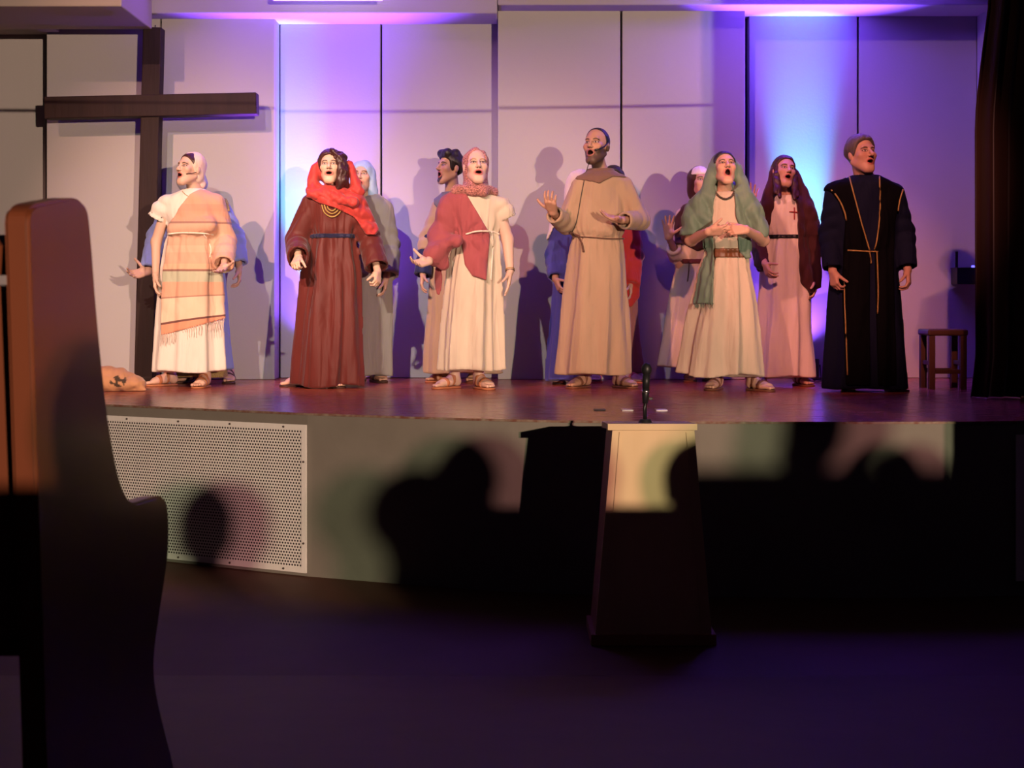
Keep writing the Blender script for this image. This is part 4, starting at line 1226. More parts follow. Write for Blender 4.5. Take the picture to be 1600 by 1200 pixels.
def man_in_blue():
    p = Person('person', 303, 600, 'person in blue robe and grey veil, hidden behind the striped shawl', skin=(0.45, 0.27, 0.19))
    p.set_head(300, 268, 0.0, yaw=5, pitch=5, sc=0.92, neck=(304, 302, 0.02), mo=0.5)
    p.torso()
    SR, ER, WR = p.arm('R', (268, 325, 0.0), (244, 372, 0.02), (232, 424, -0.14), d=(-0.80, -0.5, -0.22), n=(0.1, -0.8, 0.45), curl=0.45, spread=0.16, thumb=1.0, sc=1.08)
    SL, EL, WL = p.arm('L', (345, 325, 0.0), (368, 372, 0.03), (374, 418, -0.05), d=(0.05, -0.2, -1), n=(-1, -0.2, 0.1), curl=0.65, spread=0.05, thumb=0.4, sc=1.1)
    p.foot('R', 290, 598, -42, M_leatherdark); p.foot('L', 358, 598.5, 12, M_leatherdark)
    p.build_body()
    rb = p.robe([(300, 292, 316, 0.9), (306, 276, 332, 0.75), (314, 260, 350, 0.6), (335, 258, 352, 0.58), (370, 262, 348, 0.62), (450, 252, 354, 0.64), (578, 241, 366, 0.56)], [(6, 0.4, 0.016, 0.004, 0.3), (5, 1.0, 0.008, 0.003, -0.2)], waist=370, wr=0.006, seed=3.0)
    g = union([(rb, 0), (p.sleeve(SR, ER, WR, 0.07, 0.07, 0.062, cuff=-0.02, droop=0.02), 0.03), (p.sleeve(SL, EL, WL, 0.07, 0.07, 0.07, cuff=-0.03, droop=0.0), 0.03), NECK(p)])
    p.build('robe', g, M_blue, 0.010)
    gh = p.robe([(566, 258, 354, 0.5), (589, 256, 356, 0.5)], [(8, 0.4, 0.008, 0.008, 0.3)], hem_wave=0.004, wr=0.002)
    p.build('gold_underskirt', gh, M_goldcloth, 0.010)
    v = drape(p, [(hl(p, (0, 0.03, 0.03), (0.092, 0.105, 0.10)), 0), (bulk(p, 300, 285, 0.05, (0.115, 0.09, 0.10)), 0.05)], ((0, -0.13, -0.03), (0.07, 0.13, 0.13)), 1.0)
    p.build('veil', v, M_greyveil, 0.009)
    p.cord(g, [(352, 312), (356, 320), (357, 330)], 0.012, M_goldcloth, 'shoulder_trim', dy=-0.03)

def woman_in_maroon():
    p = Person('person', 513, 606, 'woman in a dark maroon robe with a bright red scarf and gold necklace', skin=(0.60, 0.39, 0.28))
    p.set_head(516, 261, -0.03, yaw=2, pitch=10, sc=1.0, neck=(518, 299, 0.02), neck_r=0.044, mo=0.45, jaw=0.94, lip=(0.50, 0.16, 0.13))
    p.torso()
    SR, ER, WR = p.arm('R', (486, 319, 0.0), (464, 376, 0.02), (466, 402, -0.20), d=(-0.1, -0.75, -0.45), n=(0.35, 0.2, -0.9), curl=1.25, spread=0.02, thumb=0.25, sc=1.0)
    SL, EL, WL = p.arm('L', (550, 319, 0.0), (578, 374, 0.03), (590, 424, -0.10), d=(0.05, -0.55, -0.75), n=(-0.75, 0.2, -0.4), curl=1.15, spread=0.02, thumb=0.25, sc=1.0)
    p.foot('R', 460, 604, -62, M_leatherdark); p.foot('L', 526, 606, 25, M_leatherdark)
    p.build_body()
    rb = p.robe([(296, 502, 534, 0.9), (302, 488, 548, 0.75), (310, 477, 560, 0.62), (335, 478, 562, 0.58), (360, 484, 557, 0.66), (368, 487, 555, 0.64), (376, 485, 556, 0.64), (420, 477, 563, 0.66), (500, 467, 567, 0.64), (560, 460, 568, 0.62), (603, 455, 568, 0.60)],
                [(6, 0.2, 0.022, 0.005, 0.5), (5, 1.7, 0.016, 0.004, -0.4), (10, 0.9, 0.008, 0.004, 0.3)], waist=368, wr=0.008, wsc=1.0, seed=4.0, hem_wave=0.012)
    g = union([(rb, 0), (p.sleeve(SR, ER, WR, 0.072, 0.078, 0.075, cuff=-0.02, droop=0.075), 0.03), (p.sleeve(SL, EL, WL, 0.072, 0.078, 0.082, cuff=-0.035, droop=0.01), 0.03), NECK(p, (0.062, 0.070, 0.06))])
    p.build('robe', g, M_maroon, 0.009)
    p.belt(rb, 368, 0.016, 0.010, M_navybelt)
    hair = p.hair([(-0.12, 0.088), (-0.07, 0.072), (-0.045, 0.03), (-0.02, -0.03), (0.0, -0.08), (0.03, -0.12), (0.1, -0.13)], 0.016, mat=M_hairbrown, wr=0.004,
                  extra=[])
    def curl_ev(P, c, h):
        return cm.ev(P, None, 0) + 0.006 * wrinkle(P, 4.5, 0.7)
    cm = union([(seg(p.H(0.020, -0.066, 0.098), p.H(0.072, -0.066, 0.045), 0.024, 0.028), 0), (seg(p.H(0.072, -0.066, 0.045), p.H(0.088, -0.058, -0.04), 0.028, 0.032), 0.02), (seg(p.H(0.088, -0.058, -0.04), p.H(0.086, -0.050, -0.11), 0.034, 0.036), 0.02), (seg(p.H(0.075, -0.02, 0.06), p.H(0.090, 0.0, -0.12), 0.045, 0.05), 0.03), (seg(p.H(0.086, -0.050, -0.11), p.H(0.066, -0.045, -0.160), 0.036, 0.026), 0.02)])
    p.build('side_curls', Node(curl_ev, cm.bc, cm.br + 0.03), M_hairbrown, 0.0055)
    sc = drape(p, [(hl(p, (0, 0.050, 0.005), (0.108, 0.085, 0.125)), 0), (strip(p, (491, 262, -0.02), (489, 298, -0.05), 0.030, 0.05), 0.03), (strip(p, (546, 256, 0.0), (560, 300, -0.04), 0.026, 0.045), 0.03),
                   (ell(p.J(518, 302, 0.0), (0.165, 0.135, 0.062)), 0.03), (strip(p, (486, 303, -0.10), (553, 316, -0.13), 0.035, 0.035), 0.03)], ((0.0, -0.10, 0.01), (0.080, 0.145, 0.15)), 0.3, 0.006, 3.6)
    p.build('red_scarf', sc, M_redscarf, 0.0075)
    def fold(P): return 0.018 * (0.5 - np.abs(np.sin(30 * (P[:, 2] + 0.5 * P[:, 0]) + 1.6 * np.sin(8 * P[:, 0])))) + 0.005 * wrinkle(P, 3.5, 5)
    e1 = p.shell(g, 0.026, [(475, 304), (490, 296), (560, 296), (568, 325), (562, 345), (547, 336), (524, 325), (497, 317)], yb=0.02, fold=fold)
    e2 = p.shell(g, 0.030, [(548, 300), (566, 303), (578, 330), (590, 357), (585, 366), (570, 366), (556, 342)], yb=0.02, fold=fold)
    p.build('scarf_end', union([(e1, 0), (e2, 0.02)]), M_redscarf, 0.0075)
    for k, (a, b) in enumerate(((16, 18), (12, 13), (8, 8.5))):
        p.cord(g, [(519 - a, 320), (519 - a * 0.72, 320 + b * 0.7), (519, 321 + b), (519 + a * 0.72, 320 + b * 0.7), (519 + a, 320)], 0.0055, M_gold, 'necklace', lift=0.008)

def man_in_grey():
    p = Person('person', 585, 598, 'man in long grey robe and pale blue headcloth behind the maroon robe', skin=(0.50, 0.30, 0.21))
    p.set_head(566, 276, -0.02, yaw=-6, pitch=8, sc=0.98, neck=(572, 310, 0.02), neck_r=0.052, mo=0.55, fat=0.003, beard=('full', (0.12, 0.07, 0.05), 0.25))
    p.torso()
    SR, ER, WR = p.arm('R', (556, 328, 0.0), (548, 380, 0.03), (552, 430, -0.05), d=(0, -0.1, -1), n=(1, 0, 0))
    SL, EL, WL = p.arm('L', (600, 328, 0.0), (608, 382, 0.03), (604, 432, -0.07), d=(-0.12, -0.1, -1), n=(-1, -0.1, 0), curl=0.5, spread=0.03, thumb=0.3, sc=1.05)
    p.foot('R', 560, 596, -10, M_leatherdark); p.foot('L', 592, 597, 28, M_leatherdark)
    p.build_body()
    rb = p.robe([(304, 560, 588, 0.9), (309, 553, 602, 0.75), (317, 548, 610, 0.62), (340, 549, 613, 0.6), (380, 552, 609, 0.64), (450, 552, 611, 0.64), (586, 549, 612, 0.62)], [(6, 0.4, 0.010, 0.003, 0.3), (3, 1.0, 0.010, 0.003, -0.2)], waist=380, wr=0.006, seed=5.0)
    g = union([(rb, 0), (p.sleeve(SR, ER, WR, 0.07, 0.075, 0.08, droop=0.0), 0.03), (p.sleeve(SL, EL, WL, 0.07, 0.078, 0.088, cuff=-0.01, droop=0.02), 0.03), NECK(p)])
    p.build('robe', g, M_grey, 0.010)
    v = drape(p, [(hl(p, (0, 0.02, 0.036), (0.090, 0.108, 0.098)), 0), (hl(p, (0.075, 0.03, -0.05), (0.035, 0.06, 0.10)), 0.03), (hl(p, (-0.075, 0.03, -0.05), (0.035, 0.06, 0.10)), 0.03), (hl(p, (0.085, 0.03, -0.13), (0.035, 0.05, 0.06)), 0.03)],
              ((0, -0.125, -0.045), (0.074, 0.13, 0.112)), 2.0, 0.004, 1.8)
    p.build('headcloth', v, M_skyblue, 0.007)

def man_with_goatee():
    p = Person('person', 706, 598, 'black haired man with goatee, looking left, behind the rose shawl', skin=(0.50, 0.30, 0.20))
    p.set_head(703, 262, -0.02, yaw=-56, pitch=8, sc=0.98, neck=(707, 300, 0.02), neck_r=0.050, mo=0.8, beard=('goatee', (0.03, 0.018, 0.014), 0.95), brow=(0.02, 0.012, 0.01))
    p.torso()
    SR, ER, WR = p.arm('R', (688, 326, 0.0), (668, 376, 0.02), (661, 428, -0.08), d=(-0.1, -0.3, -0.9), n=(0.8, 0, -0.3), curl=0.5)
    SL, EL, WL = p.arm('L', (728, 326, 0.0), (742, 376, 0.02), (738, 424, -0.02), d=(0, -0.1, -1), n=(-1, 0, 0))
    p.foot('R', 685, 597, -56, M_leathertan); p.foot('L', 740, 597, -6, M_leather)
    p.build_body()
    rb = p.robe([(302, 694, 720, 0.9), (308, 684, 732, 0.75), (316, 676, 740, 0.62), (345, 677, 740, 0.6), (376, 680, 738, 0.64), (450, 670, 748, 0.64), (582, 660, 784, 0.56)], [(6, 0.9, 0.014, 0.003, 0.3), (5, 1.0, 0.008, 0.003, -0.2)], waist=376, wr=0.006, seed=6.0)
    g = union([(rb, 0), (p.sleeve(SR, ER, WR, 0.066, 0.066, 0.066, end=0.35, droop=0.0), 0.03), (p.sleeve(SL, EL, WL, 0.066, 0.066, 0.066), 0.03), NECK(p)])
    p.build('robe', g, M_beige, 0.010)
    cf = p.sleeve(p.J(672, 368, 0.0), p.J(667, 385, 0.01), p.J(660, 432, -0.07), 0.05, 0.056, 0.062, cuff=-0.01, droop=0.05)
    p.build('dark_sleeve', cf, M_navy, 0.009)
    cl = p.shell(g, 0.014, [(677, 318), (676, 305), (690, 298), (720, 298), (726, 312), (705, 320), (690, 318), (684, 326)], yb=0.2)
    p.build('collar', cl, M_greycollar, 0.008)
    p.hair([(-0.12, 0.066), (-0.07, 0.062), (-0.045, 0.040), (-0.036, -0.01), (-0.010, -0.045), (0.0, 0.012), (0.035, 0.005), (0.05, -0.06), (0.1, -0.08)], 0.015,
           extra=[(seg((-0.045, -0.062, 0.100), (0.045, -0.062, 0.100), 0.032, 0.034), 0.02), (seg((-0.03, 0.03, 0.118), (0.04, 0.02, 0.115), 0.028), 0.03)], mat=M_hairblack, wr=0.004)

def woman_in_rose():
    p = Person('person', 735, 609, 'woman in a white dress with a rose shawl and pink patterned headscarf', skin=(0.64, 0.44, 0.34))
    p.set_head(744, 260, -0.03, yaw=11, pitch=12, sc=1.04, neck=(744, 298, 0.02), neck_r=0.046, mo=0.45, lip=(0.50, 0.14, 0.12), brow=(0.30, 0.17, 0.12), eye=0.7)
    p.torso()
    SL, EL, WL = p.arm('L', (775, 318, 0.0), (793, 374, 0.03), (797, 424, -0.05), bare=True, r=1.05, d=(-0.10, -0.22, -1), n=(-1, 0.05, 0.1), curl=0.16, spread=0.03, thumb=0.5, sc=1.05)
    SR, ER, WR = p.arm('R', (708, 318, 0.0), (684, 376, 0.03), (670, 408, -0.20), d=(-0.72, -0.62, -0.20), n=(-0.05, -0.75, 0.60), curl=0.50, spread=0.12, thumb=1.0, sc=1.05)
    p.foot('R', 696, 607, -50, M_leathertan); p.foot('L', 757, 608, 30, M_leathertan)
    p.build_body()
    rb = p.robe([(297, 730, 760, 0.9), (303, 716, 772, 0.75), (310, 706, 782, 0.62), (335, 707, 782, 0.62), (358, 712, 780, 0.68), (364, 714, 776, 0.66), (372, 711, 780, 0.66), (420, 700, 783, 0.66), (500, 691, 786, 0.64), (578, 684, 790, 0.60)],
                [(6, 0.9, 0.020, 0.005, 0.2), (10, 1.5, 0.010, 0.004, -0.1), (3, 0.0, 0.008, 0.0, 0.2)], waist=364, wr=0.005, seed=7.0)
    slv = p.sleeve(SL, p.J(785, 325, 0.01), p.J(794, 342, 0.015), 0.062, 0.064, 0.068, cuff=0.0)
    g = union([(rb, 0), (slv, 0.03), (p.sleeve(SR, p.J(698, 335), p.J(692, 350), 0.06, 0.06, 0.06, hollow=False), 0.03), NECK(p, (0.062, 0.070, 0.06))])
    p.build('dress', g, M_cream, 0.009)
    c0 = p.J(722, 366, -0.15)
    def fold(P):
        a = np.arctan2(P[:, 2] - c0[2], P[:, 0] - c0[0]); r = np.sqrt((P[:, 2] - c0[2]) ** 2 + (P[:, 0] - c0[0]) ** 2)
        return np.clip(r / 0.12, 0, 1) * 0.016 * (0.6 - np.abs(np.sin(4.5 * a + 0.6))) + 0.003 * wrinkle(P, 1.5, 1)
    e1 = p.shell(g, 0.022, [(708, 298), (728, 302), (745, 330), (766, 366), (763, 400), (760, 438), (738, 431), (726, 414), (720, 372), (690, 372), (682, 330), (690, 308)], yb=0.15, fold=fold)
    arm_ = union([(strip(p, (706, 318, 0.0), (690, 372, 0.0), 0.082, 0.095), 0), (strip(p, (690, 372, 0.0), (682, 396, -0.12), 0.090, 0.080), 0.03), (strip(p, (690, 380, -0.05), (714, 376, -0.16), 0.06, 0.045), 0.05), (strip(p, (676, 400, -0.12), (692, 414, -0.10), 0.05, 0.04), 0.05)])
    def aev(P, c, h): return (arm_.ev(P, c, h) + fold(P) * 0.8).astype(f4)
    sh = union([(e1, 0), (Node(aev, arm_.bc, arm_.br + 0.02), 0.03), (ell(p.J(685, 436, -0.01), (0.028, 0.014, 0.115)), 0.01)])
    p.build('rose_shawl', sh, M_rose, 0.008)
    p.cord(union([(sh, 0), (g, 0)]), [(728, 366), (742, 362), (756, 361), (770, 362), (780, 366)], 0.0065, M_cordwhite, 'waist_cord')
    p.cord(union([(sh, 0), (g, 0)]), [(768, 362), (770, 380), (769, 405), (767, 438)], 0.006, M_cordwhite, 'cord_end')
    v = drape(p, [(hl(p, (0, 0.026, 0.026), (0.090, 0.106, 0.108)), 0), (hl(p, (0, 0.04, -0.06), (0.078, 0.085, 0.10)), 0.03), (ell(p.J(742, 297, -0.005), (0.145, 0.125, 0.045)), 0.05), (strip(p, (712, 297, -0.05), (756, 300, -0.12), 0.032, 0.032), 0.03), (strip(p, (752, 298, -0.10), (774, 300, -0.04), 0.03, 0.025), 0.03)],
              ((0.0, -0.13, 0.0), (0.066, 0.135, 0.112)), 0.9, 0.006, 2.6)
    p.build('patterned_headscarf', v, M_pattern, 0.007)
    for k in range(2):
        a = WL - unit(WL - EL) * (0.004 + 0.012 * k)
        bm = bmesh.new(); R = 0.030
        d = unit(WL - EL); u = unit(np.cross(d, (0, 1, 0))); v_ = np.cross(d, u)
        ring = [a + (u * math.cos(t) + v_ * math.sin(t)) * R for t in [2 * math.pi * q / 16 for q in range(17)]]
        add_tube(bm, ring, 0.0035, 5, False)
        bm_obj('bracelet', bm, M_gold if k else M_leatherdark, p.root, True)

def person_in_indigo():
    p = Person('person', 892, 601.5, 'person in indigo robe and white headcloth, half hidden left of the tan tunic', skin=(0.36, 0.2, 0.14))
    p.set_head(906, 291, 0.0, yaw=5, pitch=3, sc=0.95, neck=(904, 328, 0.02), mo=0.5)
    p.torso(0.9)
    SR, ER, WR = p.arm('R', (876, 352, 0.0), (866, 402, 0.02), (868, 436, -0.08), d=(0.3, -0.5, -0.8), n=(0.8, 0.1, 0), curl=0.7)
    SL, EL, WL = p.arm('L', (932, 352, 0.0), (942, 402, 0.02), (936, 440, -0.05), d=(0, -0.2, -1), n=(-1, 0, 0))
    p.foot('R', 874, 600, -10, M_leatherdark); p.foot('L', 906, 600, 10, M_leatherdark)
    p.build_body(coarse=0.024)
    rb = p.robe([(328, 892, 916, 0.9), (334, 880, 928, 0.75), (342, 868, 940, 0.62), (370, 867, 941, 0.6), (410, 868, 940, 0.62), (500, 860, 920, 0.55), (594, 851, 918, 0.5)], [(6, 0.9, 0.014, 0.003, 0.3)], waist=405, wr=0.006, seed=8.0)
    g = union([(rb, 0), (p.sleeve(SR, ER, WR, 0.07, 0.066, 0.06, cuff=-0.02), 0.03), (p.sleeve(SL, EL, WL, 0.07, 0.066, 0.06), 0.03)])
    p.build('robe', g, M_indigo, 0.011)
    v = drape(p, [(hl(p, (0, 0.02, 0.036), (0.094, 0.11, 0.10)), 0), (hl(p, (-0.07, 0.03, -0.07), (0.05, 0.07, 0.12)), 0.03), (hl(p, (0.07, 0.03, -0.07), (0.05, 0.07, 0.12)), 0.03)], ((0, -0.125, -0.045), (0.07, 0.13, 0.112)), 2.0, 0.004, 1.8)
    p.build('white_headcloth', v, M_white, 0.009)
    e = p.shell(g, 0.012, [(846, 336), (868, 330), (868, 350), (856, 376), (846, 378)], yb=0.2, dy=0)
    p.build('white_sleeve_edge', e, M_white, 0.009)

def person_in_red():
    p = Person('person', 952, 596.5, 'dark haired person in red mantle, hidden right of the tan tunic', skin=(0.42, 0.25, 0.18))
    p.set_head(958, 284, 0.0, yaw=-10, pitch=5, sc=0.98, neck=(956, 322, 0.02), mo=0.5)
    p.torso(0.9)
    SR, ER, WR = p.arm('R', (918, 345, 0.0), (898, 372, -0.02), (915, 390, -0.1), d=(1, -0.3, -0.2), n=(0, 0.8, -0.3), curl=0.7)
    SL, EL, WL = p.arm('L', (985, 345, 0.0), (992, 400, 0.02), (985, 440, -0.05), d=(0, -0.2, -1), n=(-1, 0, 0))
    p.foot('R', 931, 597.5, -4, M_leatherred); p.foot('L', 988, 598, 50, M_leatherred)
    p.build_body(coarse=0.024)
    rb = p.robe([(322, 940, 970, 0.9), (328, 928, 982, 0.75), (336, 915, 990, 0.62), (370, 912, 992, 0.6), (410, 912, 990, 0.62), (500, 922, 998, 0.5), (584, 922, 1007, 0.45)], [(6, 0.9, 0.014, 0.003, 0.3)], waist=405, wr=0.006, seed=9.0)
    g = union([(rb, 0), (p.sleeve(SR, ER, WR, 0.07, 0.072, 0.06), 0.03), (p.sleeve(SL, EL, WL, 0.07, 0.066, 0.06), 0.03)])
    p.build('robe', g, M_rosebrown, 0.011)
    e = p.shell(g, 0.016, [(884, 352), (915, 332), (990, 334), (1000, 372), (1004, 460), (985, 480), (960, 470), (900, 400), (884, 385)], yb=0.3, dy=0, fold=lambda P: 0.006 * wrinkle(P, 1.5, 2))
    p.build('red_mantle', e, M_redvest, 0.010)
    p.hair(HL_LOW, 0.014, mat=M_hairblack)

def woman_with_raised_hand():
    p = Person('person', 1080, 598, 'woman in dark veil and white headband, palm raised, behind the green scarf', skin=(0.50, 0.30, 0.22))
    p.set_head(1094, 284, -0.02, yaw=15, pitch=6, sc=0.95, neck=(1093, 318, 0.02), neck_r=0.044, mo=0.55)
    p.torso()
    SR, ER, WR = p.arm('R', (1068, 338, 0.0), (1057, 398, 0.0), (1045, 371, -0.20), r=0.95, d=(-0.08, -0.15, 1), n=(0.12, -1, 0), curl=0.12, spread=0.30, thumb=0.9, sc=1.02)
    SL, EL, WL = p.arm('L', (1116, 338, 0.0), (1150, 382, 0.03), (1174, 322, -0.02), r=0.95, d=(0.05, -0.1, 1), n=(-0.1, -1, 0), curl=0.12, spread=0.30, thumb=0.9, sc=1.02)
    p.foot('R', 1079, 596, -15, M_leather); p.foot('L', 1112, 596, 15, M_leather)
    p.build_body()
    rb = p.robe([(316, 1080, 1106, 0.9), (322, 1070, 1118, 0.75), (330, 1060, 1126, 0.62), (355, 1061, 1124, 0.6), (402, 1058, 1118, 0.66), (409, 1060, 1116, 0.64), (416, 1057, 1120, 0.64), (470, 1046, 1125, 0.64), (573, 1026, 1134, 0.58)],
                [(6, 0.9, 0.020, 0.005, 0.3), (5, 1.0, 0.010, 0.003, -0.2)], waist=409, wr=0.006, seed=10.0)
    g = union([(rb, 0), (p.sleeve(SR, ER, WR, 0.062, 0.062, 0.056, end=0.45, cuff=-0.005), 0.03), (p.sleeve(SL, EL, WL, 0.062, 0.062, 0.056, end=0.4), 0.03), NECK(p, (0.06, 0.07, 0.05))])
    p.build('dress', g, M_cream, 0.010)
    p.belt(rb, 408, 0.018, 0.010, cloth('wine_belt', (0.12, 0.03, 0.03)))
    p.cord(g, [(1077, 410), (1076, 425), (1074, 440)], 0.005, M_wood_tie, 'belt_end')
    cape = p.shell(g, 0.018, [(1072, 316), (1115, 314), (1136, 340), (1130, 378), (1090, 392), (1072, 382), (1056, 380), (1056, 340)], yb=0.3, fold=lambda P: 0.006 * wrinkle(P, 1.5, 2))
    v = drape(p, [(hl(p, (0, 0.025, 0.026), (0.090, 0.108, 0.105)), 0), (hl(p, (0, 0.04, -0.07), (0.092, 0.085, 0.11)), 0.03), (cape, 0.03)], ((0.0, -0.13, -0.02), (0.070, 0.135, 0.115)), 0.9, 0.004, 2.0)
    p.build('umber_veil', v, M_umber, 0.009)
    band = p.hair([(-0.3, 0.046), (0.3, 0.046)], 0.0085, mat=M_white, name='headband', wr=0)
    return p

def woman_in_green():
    p = Person('person', 1130, 612, 'woman in cream dress and long sage green scarf, hands joined', skin=(0.54, 0.33, 0.23))
    p.set_head(1132, 263, -0.03, yaw=4, pitch=20, sc=0.98, neck=(1132, 300, 0.02), neck_r=0.046, mo=1.15, brow=(0.04, 0.02, 0.016), eye=0.6)
    p.torso()
    SR, ER, WR = p.arm('R', (1096, 322, 0.0), (1080, 375, 0.0), (1106, 362, -0.25), bare=True, r=1.05, d=(1, -0.25, 0.08), n=(0.1, 0.75, 0.6), curl=0.55, spread=0.03, thumb=0.3, sc=1.0)
    SL, EL, WL = p.arm('L', (1168, 322, 0.0), (1192, 375, 0.0), (1166, 359, -0.28), bare=True, r=1.05, d=(-1, -0.15, 0.0), n=(-0.1, 0.9, -0.35), curl=0.85, spread=0.03, thumb=0.3, sc=1.0)
    p.foot('R', 1115, 609, -28, M_leather); p.foot('L', 1190, 611, 38, M_leather)
    p.build_body()
    rb = p.robe([(300, 1116, 1148, 0.9), (306, 1102, 1162, 0.75), (314, 1094, 1172, 0.62), (340, 1096, 1170, 0.62), (380, 1101, 1168, 0.70), (394, 1102, 1167, 0.68), (404, 1100, 1170, 0.66), (470, 1083, 1181, 0.66), (540, 1068, 1189, 0.64), (586, 1058, 1194, 0.60)],
                [(6, 0.5, 0.024, 0.004, 0.5), (5, 1.7, 0.014, 0.004, -0.3), (10, 0.3, 0.007, 0.003, 0.2)], waist=394, wr=0.007, seed=11.0, hem_wave=0.014)
    g = union([(rb, 0), (p.sleeve(SR, p.J(1090, 335), p.J(1085, 352), 0.062, 0.062, 0.062), 0.03), (p.sleeve(SL, p.J(1177, 335), p.J(1184, 352), 0.062, 0.062, 0.062), 0.03), NECK(p, (0.066, 0.075, 0.065))])
    p.build('dress', g, cloth('natural_cotton', (0.52, 0.45, 0.34)), 0.009)
    p.belt(rb, 395, 0.031, 0.012, M_beltbrown, x=(p.J(1114, 395, -0.1)[0], p.J(1172, 395, -0.1)[0]))
    p.hair(HL_LOW, 0.008, mat=M_hairblack, wr=0.002)
    def fold(P): return 0.020 * (0.45 - np.abs(np.sin(27 * P[:, 0] + 5 * P[:, 2] + 1.6 * np.sin(5 * P[:, 2])))) + 0.003 * wrinkle(P, 2.0, 5)
    arms = union([(g, 0), (strip(p, (1094, 318, 0.0), (1082, 362, 0.0), 0.066, 0.070), 0.02), (strip(p, (1170, 318, 0.0), (1190, 362, 0.0), 0.066, 0.070), 0.02)])
    sL = p.shell(arms, 0.020, [(1106, 290), (1118, 296), (1116, 330), (1112, 366), (1092, 366), (1066, 366), (1066, 345), (1078, 312)], yb=0.3, fold=fold)
    sR = p.shell(arms, 0.020, [(1148, 296), (1158, 288), (1188, 310), (1203, 345), (1203, 370), (1176, 370), (1158, 366), (1150, 330)], yb=0.3, fold=fold)
    tL = p.shell(rb, 0.026, [(1088, 360), (1114, 360), (1117, 400), (1113, 476), (1100, 474), (1085, 476), (1086, 420)], yb=-0.02, fold=fold)
    tR = p.shell(rb, 0.026, [(1152, 358), (1176, 358), (1180, 402), (1168, 404), (1156, 392)], yb=-0.02, fold=fold)
    v = drape(p, [(hl(p, (0, 0.035, 0.020), (0.096, 0.100, 0.112)), 0), (strip(p, (1112, 262, 0.0), (1104, 305, -0.05), 0.030, 0.050), 0.03), (strip(p, (1153, 262, 0.0), (1164, 305, -0.05), 0.030, 0.050), 0.03), (bulk(p, 1132, 305, 0.07, (0.16, 0.08, 0.10)), 0.03), (sL, 0.03), (sR, 0.03)],
              ((0.0, -0.12, -0.005), (0.074, 0.155, 0.125)), 0.9, 0.005, 2.0)
    p.build('sage_scarf', v, M_sage, 0.008)
    te = union([(tL, 0), (tR, 0)])
    p.build('scarf_tail', te, M_sage, 0.008)
    fringe(p, te, [(1086, 474), (1098, 474), (1113, 474)], 8, 14, M_sage)
    nb = union([(g, 0), (p.bodyf, 0)])
    P = smooth_curve([(1119, 297, 0), (1123, 306, 0), (1133, 311, 0), (1143, 307, 0), (1149, 297, 0)], 4)
    M_bead = material('dark_bead', (0.06, 0.045, 0.03), 0.35, 0.5)
    for q in P:
        v3 = p.J(q.x, q.y, -0.1); y = front_y(nb, v3[0], v3[2])
        if y is None: continue
        bm = bmesh.new(); bmesh.ops.create_uvsphere(bm, u_segments=8, v_segments=6, radius=0.008, matrix=Matrix.Translation((v3[0], y - 0.006, v3[2])))
        bm_obj('necklace_bead', bm, M_bead, p.root, True)

